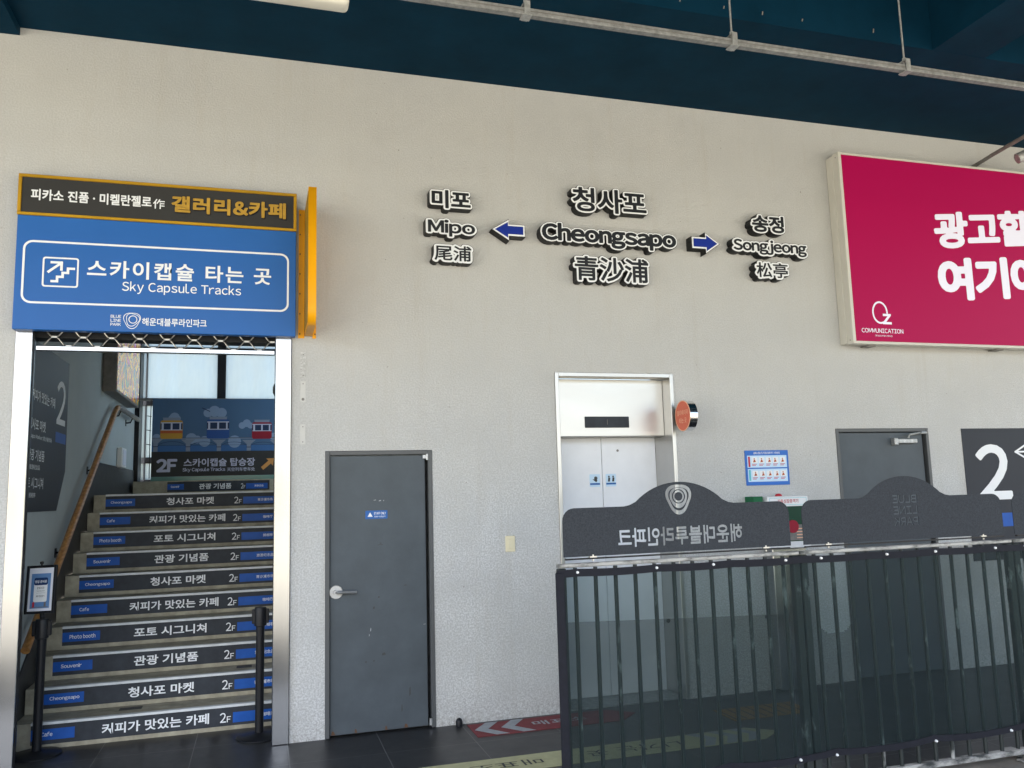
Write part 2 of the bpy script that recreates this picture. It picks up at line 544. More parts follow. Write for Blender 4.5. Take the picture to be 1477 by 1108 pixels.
GLYPH = {}
def one_text(body, bold, spacing):
    c = bpy.data.curves.new('tmp', 'FONT')
    c.body = body; c.size = 1.0; c.offset = bold; c.space_character = spacing; c.resolution_u = 4
    o = bpy.data.objects.new('tmp', c)
    COL.objects.link(o)
    dg = bpy.context.evaluated_depsgraph_get()
    me = bpy.data.meshes.new_from_object(o.evaluated_get(dg))
    bpy.data.objects.remove(o); bpy.data.curves.remove(c)
    return me
class TX:
    """lines of lettering, each to become a part of its own"""
    def __init__(self): self.lines = []
    def text(self, *a, **k): self.lines.append(MB().text(*a, **k)); return self
    def poly(self, *a): self.lines.append(MB().poly(*a)); return self
    def rect(self, *a): self.lines.append(MB().rect(*a)); return self
def text_mesh(body, bold=0.0, spacing=1.0):
    """Korean and Chinese as one run; Latin letters and figures from the full-width sans, set proportionally"""
    if not any(33 <= ord(ch) < 127 for ch in body): return one_text(body, bold, spacing)
    V, F, x = [], [], 0.0
    for ch in body:
        if ch == ' ': x += .27 * spacing; continue
        key = (ch, round(bold, 4))
        if key not in GLYPH:
            me = one_text(chr(ord(ch) + 0xFEE0) if 33 <= ord(ch) < 127 else ch, bold, 1.0)
            GLYPH[key] = (np.array([v.co[:2] for v in me.vertices]), [tuple(p.vertices) for p in me.polygons])
            bpy.data.meshes.remove(me)
        co, fc = GLYPH[key]
        lo, hi = co[:, 0].min(), co[:, 0].max()
        if 33 <= ord(ch) < 127:
            gap = .045 if ch in 'AVTLyvwxkrtjfz' else .075
            dx = x + gap / 2 * spacing + bold - lo; adv = hi - lo - 2 * bold + gap * spacing + .035 * (spacing - 1) * 8
        else: dx, adv = x, .95 * spacing
        if ch == 'j': dx -= .05; adv -= .05
        if ch == 'g': adv -= .04; dx -= .02
        b = len(V)
        V += [(a + dx, c2, 0) for a, c2 in co]
        F += [tuple(i + b for i in f) for f in fc]
        x += adv
    me = bpy.data.meshes.new('tmp')
    me.from_pydata(V, [], F)
    return me

def fit_matrix(me, u0, u1, v0, v1, flip=False, turn=False):
    co = np.array([v.co[:2] for v in me.vertices])
    return fit_box(co.min(0), co.max(0), u0, u1, v0, v1, flip, turn)
def fit_box(lo, hi, u0, u1, v0, v1, flip=False, turn=False):
    su, sv = (u1 - u0) / (hi[0] - lo[0]), (v1 - v0) / (hi[1] - lo[1])
    cu, cv = (lo[0] + hi[0]) / 2, (lo[1] + hi[1]) / 2
    if flip: su = -su
    if turn: su, sv = -su, -sv
    return Matrix.Translation(((u0 + u1) / 2, (v0 + v1) / 2, 0)) @ Matrix.Diagonal((su, sv, 1, 1)) @ Matrix.Translation((-cu, -cv, 0))

def glyph_field(body, pad, step, spacing=1.0):
    """signed distance from the outlines of a word, on a grid (negative inside)"""
    me = text_mesh(body, 0.0, spacing)
    co = np.array([v.co[:2] for v in me.vertices])
    cnt = {}
    for pl in me.polygons:
        for k in pl.edge_keys: cnt[k] = cnt.get(k, 0) + 1
    seg = np.array([k for k, v in cnt.items() if v == 1])
    bpy.data.meshes.remove(me)
    A, B = co[seg[:, 0]], co[seg[:, 1]]
    lo, hi = co.min(0) - pad, co.max(0) + pad
    xs = np.arange(lo[0], hi[0] + step, step); ys = np.arange(lo[1], hi[1] + step, step)
    D = np.zeros((len(ys), len(xs)))
    d = B - A; dd = (d ** 2).sum(1) + 1e-12
    for j, y in enumerate(ys):
        px = xs[:, None]
        t = np.clip(((px - A[:, 0]) * d[:, 0] + (y - A[:, 1]) * d[:, 1]) / dd, 0, 1)
        dist = np.sqrt(((A[:, 0] + t * d[:, 0] - px) ** 2 + (A[:, 1] + t * d[:, 1] - y) ** 2).min(1))
        cr = (A[:, 1] > y) != (B[:, 1] > y)
        if cr.any():
            xi = A[cr, 0] + (y - A[cr, 1]) * d[cr, 0] / d[cr, 1]
            ins = ((xi[None, :] > px).sum(1) % 2) == 1
            dist = np.where(ins, -dist, dist)
        D[j] = dist
    return xs, ys, D, co.min(0), co.max(0)

def contours(xs, ys, D, lev):
    F = D - lev
    F[np.abs(F) < 1e-7] = 1e-7
    nxt = {}
    def pt(a, b):
        (j0, i0), (j1, i1) = a, b
        t = F[j0, i0] / (F[j0, i0] - F[j1, i1])
        return (xs[i0] + t * (xs[i1] - xs[i0]), ys[j0] + t * (ys[j1] - ys[j0]))
    P = {}
    def key(a, b):
        k = (a, b) if a < b else (b, a)
        if k not in P: P[k] = pt(*k)
        return k
    inside = F < 0
    s = inside[:-1, :-1].astype(int) + inside[:-1, 1:] + inside[1:, :-1] + inside[1:, 1:]
    for j, i in np.argwhere((s > 0) & (s < 4)):
        c = [(j, i), (j, i + 1), (j + 1, i + 1), (j + 1, i)]
        c = [(int(a), int(b)) for a, b in c]
        ins = [bool(inside[q]) for q in c]
        en, ex = [], []
        for k in range(4):
            a, b = c[k], c[(k + 1) % 4]
            if ins[k] and not ins[(k + 1) % 4]: ex.append((k, key(a, b)))
            if not ins[k] and ins[(k + 1) % 4]: en.append((k, key(a, b)))
        if len(en) == 1: nxt.setdefault(ex[0][1], []).append(en[0][1])
        else:
            for k, e in ex:
                m = min(en, key=lambda q: (q[0] - k) % 4)
                nxt.setdefault(e, []).append(m[1])
    loops, used = [], set()
    for st in list(nxt):
        if st in used: continue
        lp, cur = [], st
        while cur not in used and cur in nxt:
            used.add(cur); lp.append(P[cur]); cur = nxt[cur][0]
        if len(lp) > 6:
            q = [lp[0]]                                   # drop nearly straight points
            for k in range(1, len(lp) - 1):
                a, b, c2 = q[-1], lp[k], lp[k + 1]
                if abs((b[0] - a[0]) * (c2[1] - a[1]) - (b[1] - a[1]) * (c2[0] - a[0])) > 1.2e-5: q.append(b)
            q.append(lp[-1])
            loops.append(q)
    return loops

def map_loops(loops, mtx): return [[tuple((mtx @ Vector((u, v, 0)))[:2]) for u, v in lp] for lp in loops]

def heavy(mb, fr, body, u0, u1, v0, v1, n0, n1, r, step=0.02, spacing=1.0, flip=False, shear=0.0):
    """lettering thickened by r (em) in every direction, fitted to a rectangle"""
    if isinstance(mb, TX):
        q = MB(); mb.lines.append(q); mb = q
    xs, ys, D, lo, hi = glyph_field(body, r + 3 * step, step, spacing)
    lp = contours(xs, ys, D, r)
    fit = fit_box(lo - r, hi + r, u0, u1, v0, v1, flip)
    lp = map_loops(lp, fit)
    if shear: lp = [[(u, v + shear * (u - u0)) for u, v in q] for q in lp]
    mb.loops(fr, lp, n0, n1)

def thing(name, label, cat, loc=(0, 0, 0), rotz=0.0, group=None):
    o = bpy.data.objects.new(name, None)
    o.empty_display_size = 0.1
    COL.objects.link(o)
    o.location = loc; o.rotation_euler = (0, 0, rotz)
    ROOTM[o.name] = Matrix.Translation(loc) @ Matrix.Rotation(rotz, 4, 'Z')
    o['label'] = label; o['category'] = cat
    if group: o['group'] = group
    return o
def part(name, mb, m, parent=None, smooth=False, label=None):
    """world-space geometry as one mesh object under its thing (or part)"""
    if isinstance(mb, TX): return [part(name, q, m, parent, smooth, label) for q in mb.lines]
    me = bpy.data.meshes.new(name)
    bm = mb.bm
    if parent is not None:
        bmesh.ops.transform(bm, verts=bm.verts, matrix=ROOTM[parent.name].inverted())
    bm.normal_update()
    bm.to_mesh(me); bm.free()
    me.materials.append(MATS.get(m) if isinstance(m, str) and m in MATS else (M[m] if isinstance(m, str) else m))
    o = bpy.data.objects.new(name, me)
    COL.objects.link(o)
    if parent is not None:
        o.parent = parent
        ROOTM[o.name] = ROOTM[parent.name]
    if smooth:
        for pl in me.polygons: pl.use_smooth = True
        me.set_sharp_from_angle(angle=math.radians(40))
    if label: o['label'] = label
    return o
def part_split(name, mb, m, parent, smooth=False):
    """every separate piece of the geometry becomes a part of its own"""
    bm = mb.bm
    bm.verts.index_update(); bm.faces.index_update()
    bm.verts.ensure_lookup_table(); bm.faces.ensure_lookup_table()
    seen, isl = set(), []
    for f in bm.faces:
        if f.index in seen: continue
        st, comp = [f], []
        seen.add(f.index)
        while st:
            g = st.pop(); comp.append(g)
            for v in g.verts:
                for h in v.link_faces:
                    if h.index not in seen: seen.add(h.index); st.append(h)
        co = np.array([v.co for g in comp for v in g.verts])
        isl.append([co.min(0) - .0015, co.max(0) + .0015, comp])
    grp = []
    for lo, hi, comp in isl:
        hit = [g for g in grp if (g[0] <= hi).all() and (lo <= g[1]).all()]
        grp = [g for g in grp if not any(g is q for q in hit)]
        for g in hit:
            lo, hi, comp = np.minimum(lo, g[0]), np.maximum(hi, g[1]), comp + g[2]
        grp.append([lo, hi, comp])
    out = []
    for lo, hi, comp in grp:
        q = MB(); idx = {}
        for g in comp:
            for v in g.verts:
                if v.index not in idx: idx[v.index] = q.bm.verts.new(v.co)
            q.bm.faces.new([idx[v.index] for v in g.verts])
        out.append(part(name, q, m, parent, smooth))
    bm.free()
    return out
def tag(o, label, cat, group=None):
    o['label'] = label; o['category'] = cat
    if group: o['group'] = group
    return o
def struct(name, mb, m):
    o = part(name, mb, m); o['kind'] = 'structure'
    return o
def frame(origin, u, v):
    u, v = Vector(u), Vector(v); n = u.cross(v)
    f = Matrix.Identity(4)
    for i in range(3): f[i][0], f[i][1], f[i][2], f[i][3] = u[i], v[i], n[i], origin[i]
    return f
def front(y): return frame((0, y, 0), (1, 0, 0), (0, 0, 1))          # a plane facing the platform (-y)
def side(x): return frame((x, 0, 0), (0, 1, 0), (0, 0, 1))            # a plane facing +x
FLOOR = lambda z: frame((0, 0, z), (1, 0, 0), (0, 1, 0))
def copy_tree(o, parent=None):
    c = o.copy(); COL.objects.link(c); c.parent = parent
    for ch in list(o.children): copy_tree(ch, c)
    return c
def rrect(u0, u1, v0, v1, r, n=6):
    out = []
    for cx, cy, a0 in ((u1 - r, v0 + r, -PI / 2), (u1 - r, v1 - r, 0), (u0 + r, v1 - r, PI / 2), (u0 + r, v0 + r, PI)):
        for k in range(n + 1):
            a = a0 + PI / 2 * k / n
            out.append((cx + r * math.cos(a), cy + r * math.sin(a)))
    return out
def circle(cu, cv, r, n=32): return [(cu + r * math.cos(2 * PI * k / n), cv + r * math.sin(2 * PI * k / n)) for k in range(n)]
def pick(cu, cv, r, n=48, tilt=0.0, sharp=0.16):
    """rounded guitar-pick outline, its point downwards"""
    out = []
    for k in range(n):
        a = 2 * PI * k / n
        rr = r * (1 + sharp * math.cos(3 * (a + PI / 2 + tilt)) * 0.6 + 0.10 * max(0, -math.sin(a + tilt)) ** 3)
        out.append((cu + rr * math.cos(a), cv + rr * math.sin(a)))
    return out
def ringpair(f, cu, cv, r, w, **k): return [f(cu, cv, r, **k), f(cu, cv, r - w, **k)]

# ------------------------------------------------------------------ ground
struct('ground', MB().box(-400, 400, -400, 400, -1.0, -0.16), 'ground')
struct('platform_floor', MB().box(-6, 13, -2.0, 0.56, -0.15, 0.0), 'tile')
struct('pavement', MB().box(-6, 13, -12, -2.003, -0.15, -0.004), 'paving')
struct('kerb_strip', MB().box(-6, 13, -2.62, -2.44, -0.003, 0.012, 0.004), 'kerb')

# ------------------------------------------------------------------ the station wall
OPEN = [(-1.66, 0.212, 0.0, 3.05), (0.463, 1.290, 0.0, 2.099), (2.338, 3.436, 0.0, 2.736), (5.080, 6.135, 0.0, 2.25)]
def station_wall():
    mb = MB()
    xs = sorted({-6.0, 13.0, *[o[0] for o in OPEN], *[o[1] for o in OPEN]})
    zs = sorted({0.0, 5.26, *[o[3] for o in OPEN]})
    for i in range(len(xs) - 1):
        for k in range(len(zs) - 1):
            cx, cz = (xs[i] + xs[i + 1]) / 2, (zs[k] + zs[k + 1]) / 2
            if any(a < cx < b and c < cz < d for a, b, c, d in OPEN): continue
            mb.add([(xs[i], 0, zs[k]), (xs[i + 1], 0, zs[k]), (xs[i + 1], 0, zs[k + 1]), (xs[i], 0, zs[k + 1])], [(0, 1, 2, 3)])
            mb.add([(xs[i], .25, zs[k]), (xs[i + 1], .25, zs[k]), (xs[i + 1], .25, zs[k + 1]), (xs[i], .25, zs[k + 1])], [(3, 2, 1, 0)])
    for a, b, c, d in OPEN:
        mb.add([(a, 0, c), (a, .25, c), (a, .25, d), (a, 0, d)], [(0, 1, 2, 3)])
        mb.add([(b, 0, c), (b, .25, c), (b, .25, d), (b, 0, d)], [(3, 2, 1, 0)])
        mb.add([(a, 0, d), (b, 0, d), (b, .25, d), (a, .25, d)], [(3, 2, 1, 0)])
    bmesh.ops.remove_doubles(mb.bm, verts=mb.bm.verts, dist=1e-5)
    o = part('station_wall', mb, 'wall')
    tag(o, 'long cream stucco station wall that carries the signs and doors', 'wall')
station_wall()

# ------------------------------------------------------------------ ceiling
t = thing('ceiling', 'dark teal painted ceiling of beams above the cream wall', 'ceiling', (3, -4, 5.23))
part('roof_slab', MB().box(-7, 14, -8.8, 0.6, 6.0, 6.2), 'teal', t)
wob = MB()                                                             # hand-cut lower edge where it meets the wall
part('beam', MB().box(-6.5, 13.5, -1.40, 0.30, 5.232, 5.998), 'teal', t)
part('beam', MB().box(5.21, 5.75, -8.398, -1.402, 5.233, 5.997), 'teal', t)
part('beam', MB().box(-2.6, -1.73, -1.3, -0.004, 5.17, 5.231), 'teal', t)
part('beam', MB().box(-1.0, -0.45, -8.398, -1.402, 5.233, 5.997), 'teal', t)
part('beam', MB().box(-6.5, 4.79, -2.4, -1.9, 5.62, 5.996), 'teal', t)
part('beam', MB().box(-6.5, 13.5, -5.0, -4.5, 5.4, 5.996), 'teal', t)
part('beam', MB().box(-6.5, 13.5, -8.79, -8.4, 5.25, 5.996), 'teal', t)
bt = MB()
for k in range(26):
    x = -1 + k * 0.33 + random.uniform(-.05, .05)
    if random.random() < 0.6: bt.cyl((x, -1.408, 5.30 + random.uniform(0, .03)), (x, -1.40, 5.30), 0.005, n=8)
part_split('bolt_head', bt, 'greysteel', t)

# galvanised raceway hung on threaded rods
t = thing('cable_raceway', 'galvanised metal raceway hanging on thin rods below the ceiling', 'raceway', (3, -2.06, 4.6))
part('channel', MB().box(-3.0, 9.0, -2.085, -2.037, 4.577, 4.622, 0.004), 'channelmetal', t)
part('seam', MB().box(-3.0, 9.0, -2.0875, -2.0852, 4.598, 4.602), 'greysteel', t)
for x in (-1.4, 0.05, 1.49, 2.90, 4.27, 5.7, 7.1):
    part('rod', MB().cyl((x, -2.06, 4.63), (x, -2.06, 5.99), 0.006, n=8), 'galv', t)
    c = MB().box(x - .03, x + .03, -2.094, -2.028, 4.568, 4.574)
    c.box(x - .018, x + .018, -2.096, -2.090, 4.568, 4.66).box(x - .018, x + .018, -2.03, -2.024, 4.568, 4.66).box(x - .018, x + .018, -2.09, -2.03, 4.65, 4.658)
    c.cyl((x, -2.06, 4.658), (x, -2.06, 4.68), 0.013, n=6)
    part('clamp', c, 'galv', t)
t = thing('tube_lamp', 'unlit cream tube lamp hanging at the top edge of the picture', 'lamp', (-0.3, -2.0, 4.56))
part('cover', MB().box(-1.05, 0.447, -2.06, -1.94, 4.50, 4.60, 0.028, seg=3), 'lampw', t, True)
for x in (-0.85, 0.25): part('rod', MB().cyl((x, -2.0, 4.602), (x, -2.0, 5.99), 0.006, n=8), 'galv', t)

# ------------------------------------------------------------------ stairwell
t = thing('stairwell_wall', 'blue grey painted wall on the left side of the stairs', 'wall', (-1.72, 3, 0))
part('wall_face', MB().box(-1.9, -1.72, 0.252, 6.2, 0, 4.6), 'stairwall', t)
part('column', MB().box(-1.9, -1.66, 6.2, 6.52, 0, 4.6), 'blackm', t)
sk = MB()
F = side(-1.718)
prof = [(0.3, 0.0), (0.62, 0.42), (3.55, 2.20), (6.18, 2.20), (6.18, 1.5), (3.6, 1.5), (0.8, 0.0)]
sk.loops(F, [prof], 0.0, 0.012)
part('skirting', sk, 'skirt', t)
tag(part('stairwell_wall', MB().box(0.25, 0.45, 0.252, 4.3, 0, 4.6).box(0.25, 0.45, 4.3, 7.3, 0, 1.9), 'stairwall'), 'painted stair wall hidden behind the right steel jamb', 'wall')
tag(part('stairwell_ceiling', MB().box(-1.9, 0.45, 0.252, 7.3, 4.602, 4.75), 'darkceil'), 'dark ceiling above the stairs', 'ceiling')

H, T, Y0 = 0.184, 0.30, 0.55
t = thing('staircase', 'concrete stairs with dark lettered risers and pale nosings going up', 'staircase', (-0.8, Y0, 0))
st = MB()
for k in range(10):
    y = Y0 + k * T
    st.box(-1.69, 0.248, y, y + T + (2.35 if k == 9 else 0), k * H if k else -0.1, (k + 1) * H)
st.box(-1.66, 0.248, 5.80, 7.25, 1.84, 2.035)
part('steps', st, 'concrete', t)
names = [('커피가 맛있는 카페', 'Cafe', '咖啡厅'), ('청사포 마켓', 'Cheongsapo', '青沙浦市场'), ('관광 기념품', 'Souvenir', '旅游纪念品'), ('포토 시그니쳐', 'Photo booth', '照相亭')]
wid = [0.745, 0.485, 0.492, 0.582]
lw = [0.075, 0.205, 0.15, 0.195]
for k in range(11):
    z = k * H; y = Y0 + k * T
    x0, w = -1.575, 1.81
    if k == 10: z, y, x0, w = 1.852, 5.80, -1.229, 1.34
    yy = y - 0.004
    F = front(yy)
    kr, en, cn = names[k % 4]
    lab = 'dark riser panel reading %s in white Korean letters' % {'Cafe': 'cafe', 'Cheongsapo': 'market', 'Souvenir': 'souvenirs', 'Photo booth': 'photo'}[en]
    rp = part('riser_panel', MB().box(x0, x0 + w, yy, y - 0.0005, z + 0.032, z + 0.168), 'slate', t)
    s = 0.86 if k == 10 else 1.0
    sx = lambda u: x0 + (u + 1.575) * (w / 1.81 if k == 10 else 1)
    if k < 10:
        nb = MB().box(x0, 0.247, y - 0.014, y + 0.03, z + H + 0.0008, z + H + 0.004)
        nb.box(x0, 0.247, y - 0.014, y - 0.006, z + H - 0.014, z + H + 0.0008)
        part('nosing_strip', nb, 'nosing', rp)
    bx = MB().rect(F, sx(-1.574), sx(-1.288), z + .062, z + .138, 0.0015).rect(F, sx(-0.19), sx(0.2), z + .052, z + .128, 0.0015)
    part_split('blue_tag', bx, 'blue2', rp)
    tx = TX()
    cxm = -0.735 if k != 10 else -0.74
    tw = wid[k % 4] * s
    u = sx(cxm) if k == 10 else cxm
    tx.text(F, kr, u - tw / 2, u + tw / 2, z + .060, z + .138, 0.002, 0.022)
    tx.text(F, '2', sx(-.284), sx(-.240), z + .058, z + .130, 0.002, 0.008).text(F, 'F', sx(-.234), sx(-.205), z + .058, z + .102, 0.002, 0.012)
    du = {0: .066, 1: .05, 2: .058, 3: .055}[k % 4]
    hgt = (.088, .118) if en in ('Cafe', 'Souvenir') else (.084, .118)
    tx.text(F, en, sx(-1.574 + du), sx(-1.574 + du + lw[k % 4]), z + hgt[0], z + hgt[1], 0.0025, 0.012)
    cw = 0.032 * len(cn)
    tx.text(F, cn, sx(.115 - cw * .95), sx(.115 + cw * .05), z + .078, z + .108, 0.0025, 0.008)
    part('lettering', tx, 'white', rp)
ms = MB()                                                              # scuffed stickers on the treads
ms.box(-1.02, -0.86, 0.70, 0.78, H + .0005, H + .002).box(-0.18, -0.06, 1.0, 1.1, 2 * H + .0005, 2 * H + .002)
part_split('tread_sticker', ms, 'darkfilm', t)

# handrail on the left wall
t = thing('handrail', 'round brown wooden handrail rising along the left stair wall', 'handrail', (-1.64, 0.7, 0))
part('rail', MB().tube([(-1.635, 0.55, 0.70), (-1.635, 0.77, 0.83), (-1.635, 3.95, 2.76), (-1.635, 4.08, 2.83), (-1.635, 4.2, 2.87)], 0.031, 14), 'wood', t, True)
part('grey_lit_rail', MB().tube([(-1.635, 4.2, 2.87), (-1.635, 4.35, 2.885), (-1.635, 5.9, 2.885)], 0.031, 14), 'greysteel', t, True)  # flat run of the wooden rail, its grey light put into the colour
for y in (1.75, 3.0, 4.45, 5.4):
    z = 0.83 + (y - .77) * .607 if y < 4 else 2.885
    part('bracket', MB().tube([(-1.718, y, z - .09), (-1.66, y, z - .085), (-1.637, y, z - .03)], 0.009, 8).box(-1.718, -1.712, y - .03, y + .03, z - .13, z - .05), 'black', t)

# poster on the left stair wall
t = thing('stair_wall_poster', 'slate directory poster with white figure 2 on the left stair wall', 'poster', (-1.71, 1.1, 1.7))
F = side(-1.712)
pp = MB().loops(F, [[(0.20, 1.70), (1.69, 1.70), (1.965, 2.05), (1.965, 3.04), (0.20, 3.04)]], -.006, 0.0)
part('panel', pp, 'slate2', t)
tx = TX()
tx.text(F, '2', 1.53, 1.87, 2.45, 2.84, .002, .012)
tx.text(F, '1', .42, .56, 2.62, 2.94, .002, .012)
for body, z0, z1, s in (('커피가 맛있는 카페', 2.57, 2.66, None), ('청사포 마켓', 2.34, 2.43, None), ('관광 기념품', 2.10, 2.19, None), ('포토 시그니쳐', 1.88, 1.97, None)):
    tx.text(F, body, 1.47 - .075 * len(body) if body[0] == '커' else 1.18 - .085 * len(body), 1.47 if body[0] == '커' else 1.18, z0, z1, .002, .012)
tx.text(F, 'Cafe 咖啡厅', .30, .73, 2.49, 2.53, .002, .005).text(F, 'Cheongsapo Market 青沙浦市场', .50, 1.40, 2.265, 2.31, .002, .005)
tx.text(F, 'Souvenir 旅游纪念品', .42, 1.05, 2.03, 2.07, .002, .005).text(F, 'Photo booth 照相亭', .30, .95, 1.81, 1.85, .002, .005)
part('lettering', tx, 'white', t)
part('blue_block', MB().rect(F, 1.53, 1.92, 2.29, 2.38, .0025), 'blue2', t)

# backlit print on the left stair wall
t = thing('picture_lightbox', 'backlit colourful abstract picture in a grey box high on stair wall', 'lightbox', (-1.66, 4.6, 3.5))
part('case', MB().box(-1.718, -1.575, 3.66, 5.45, 3.00, 4.5, 0.006), 'greysteel', t)
part('picture', MB().box(-1.5748, -1.571, 3.69, 5.42, 3.03, 4.47), 'art', t)
t = thing('wall_box', 'small white plastic box on the stair wall under the lightbox', 'switch box', (-1.70, 4.95, 2.33))
part('cover', MB().box(-1.718, -1.655, 4.78, 5.12, 2.19, 2.44, 0.012, seg=2), 'whitep', t)
part('front_plate', MB().box(-1.6548, -1.649, 4.83, 5.07, 2.22, 2.41, 0.002), 'paper', t)

# back windows of the stair landing, plus unseen side panes added for light
YW = 7.0
t = thing('landing_window', 'dark framed frosted windows at the top of the stairs', 'window', (-0.7, YW, 2.1))
fr = MB()
fr.box(-1.9, 0.45, YW, YW + .08, 3.20, 3.302).box(-1.9, 0.45, YW, YW + .08, 4.03, 4.11)
fr.box(-1.9, 0.45, YW, YW + .08, 2.0, 2.09).box(-1.9, 0.45, YW, YW + .08, 4.52, 4.602)
for a, b in ((-1.9, -1.735), (-0.67, -0.545), (0.38, 0.45)): fr.box(a, b, YW - .003, YW + .083, 2.0, 4.601)
for a in (-1.69,): fr.box(a, a + .022, YW + .004, YW + .07, 2.0, 4.6)
fr.box(-1.72, -1.30, YW - .004, YW + .06, 2.33, 2.42)
part('window_frame', fr, 'blackm', t)
for a, b in ((-1.735, -0.67), (-0.545, 0.38)):
    for c, d in ((2.09, 3.20), (3.302, 4.03), (4.11, 4.52)):
        part('pane', MB().box(a, b, YW + .03, YW + .036, c, d), 'frost2', t)
for c, d in ((4.3, 5.25), (5.30, 6.25), (6.30, 7.0)):  # unseen side glazing, added to let more light into the stairwell
    part('pane', MB().box(0.34, 0.346, c, d, 1.96, 4.55), 'frost', t)
for c in (4.25, 5.25, 6.25): part('added_mullion', MB().box(0.31, 0.38, c, c + .05, 1.901, 4.601), 'blackm', t)
part('sill_rail', MB().box(-1.66, 0.25, 6.14, 6.20, 3.18, 3.215), 'greysteel', t)
t = thing('clothesline_cord', 'thin dark cord with knots hanging beside the tram banner', 'cord', (-1.5, 6.15, 2.1))
cd = MB().tube([(-1.50, 6.12, 3.18), (-1.505, 6.12, 2.7), (-1.50, 6.12, 2.08)], 0.006, 6)
for z in (2.3, 2.55, 2.75, 2.95): cd.tube([(-1.55, 6.115, z + .01), (-1.49, 6.115, z)], .006, 6)
part('cord', cd, 'black', t)

# banner at the head of the stairs
YB = 6.05
t = thing('tram_banner', 'landing banner with cartoon trams on a viaduct and an orange arrow', 'banner', (-0.6, YB, 2.08))
F = front(YB)
k = 0.001262
U = lambda q: -1.472 + (q - 150) * k
V = lambda q, r=0: 3.195 - (q - 42 + .014 * (r - 150)) * 0.00133
part('backing_board', MB().box(-1.472, 0.24, YB, YB + .02, 2.10, 3.195), 'skyprint', t)
part('sea_strip', MB().rect(F, -1.471, 0.239, V(604), V(540), .0012), 'seaprint', t)
cl = MB()
for cu, cv, r in ((380, 235, 52), (350, 245, 34), (415, 248, 30), (800, 165, 62), (730, 185, 48), (875, 180, 56), (1150, 290, 44), (1100, 315, 38), (1190, 315, 34), (560, 460, 60), (200, 458, 46), (620, 470, 44), (700, 490, 60), (1020, 490, 70), (1440, 430, 40)):
    cl.poly(F, circle(U(cu), V(cv, cu), r * k, 20), .0014 + random.uniform(0, .0006))
part_split('cloud', cl, 'cloudp', t)
tr = MB()
tr.rect(F, -1.471, .239, V(473), V(461), .003)
for c in (190, 527, 853, 1175, 1480):
    u = U(c)
    pts = [(max(u - .095, -1.471), V(470, c)), (min(u + .095, .239), V(470, c)), (min(u + .028, .239), V(515, c)), (min(u + .028, .239), V(604)), (max(u - .028, -1.471), V(604)), (max(u - .028, -1.471), V(515, c))]
    tr.poly(F, pts, .0034)
part('viaduct', tr, 'trackp', t)
ln = MB()
ln.rect(F, -1.471, .239, V(463), V(459), .0038)
ln.rect(F, -1.471, .239, V(541), V(538), .0025)
for c in (190, 527, 853, 1175):
    u = U(c)
    ln.rect(F, u - .034, u + .034, V(552, c), V(545, c), .0038)
for c in (358, 690, 1014, 1330):
    w = 140 * k
    for s in (-1, 1):
        a = [(U(c) + s * w * math.sin(q), V(545, c) + .068 * math.cos(q)) for q in [i * .26 for i in range(7)]]
        for p, q in zip(a, a[1:]): ln.poly(F, [(p[0], p[1] - .003), (q[0], q[1] - .003), (q[0], q[1] + .003), (p[0], p[1] + .003)], .0036)
part_split('outline', ln, 'linep', t)
def tram(zx0, zx1, zt, zb, body, band, name):
    u0, u1 = U(zx0), U(zx1); a = (zx0 + zx1) / 2
    vt, vb = V(zt, a), V(zb, a); h = vt - vb; w = u1 - u0
    q = part('printed_tram', MB().loops(F, [rrect(u0, u1, vb, vt - .13 * h, .03)], .0040, .0045), body, t)
    part_split('roof', MB().rect(F, u0 + .12 * w, u1 - .12 * w, vt - .13 * h, vt - .02 * h, .0044).rect(F, u0 + .1 * w, u1 - .1 * w, vt - .03 * h, vt, .0048), 'trackp', q)
    part('window_band', MB().rect(F, u0 + .02 * w, u1 - .02 * w, vb + .40 * h, vt - .22 * h, .0052), 'paleprint', q)
    g = MB()
    for e0, e1 in ((.01, .06), (.15, .46), (.54, .85), (.92, .985)): g.rect(F, u0 + e0 * w, u0 + e1 * w, vb + .44 * h, vt - .27 * h, .0060)
    part_split('tram_window', g, 'linep', q)
    if band: part('band', MB().rect(F, u0 + .005 * w, u1 - .005 * w, vb + .26 * h, vb + .38 * h, .0050), band, q)
    return q
tram(235, 468, 240, 465, 'tramy', 'tramo', 'yellow')
tram(720, 962, 222, 458, 'tramb', None, 'blue')
tram(1208, 1425, 250, 458, 'tramr', None, 'red')
part('pen_stroke', MB().poly(F, [(U(660), V(132, 660)), (U(672), V(128, 672)), (U(755), V(165, 755)), (U(750), V(172, 750))], .0045), 'linep', t)
part('caption_panel', MB().rect(F, -1.4715, .2395, 2.10, V(606), .0042), 'charcoal', t)
tx = TX()
heavy(tx, F, '2F', U(205), U(418), V(816, 300), V(676, 300), .0048, .0056, .045, .03)
heavy(tx, F, '스카이캡슐 탑승장', U(485), U(1245), V(755, 850), V(668, 850), .0048, .0056, .024, .025)
tx.text(F, 'Sky Capsule Tracks', U(475), U(925), V(816, 700), V(768, 700), .0052, .022).text(F, '天空列车乘车处', U(945), U(1245), V(806, 1100), V(766, 1100), .0052, .014)
part('lettering', tx, 'lilac', t)
au = lambda a, b: (U(a), V(b, a))
part('arrow', MB().poly(F, [au(1310, 765), au(1335, 795), au(1420, 725), au(1440, 750), au(1452, 668), au(1368, 672), au(1392, 695)], .0052), 'ochre', t)
part('glass_edge', MB().box(-1.472, .24, YB - .004, YB + .024, 2.037, 2.099), 'greenglass', t)
t = thing('dome_camera', 'small dark rounded fitting half hidden behind the right steel jamb', 'camera', (0.21, 6.1, 3.3))
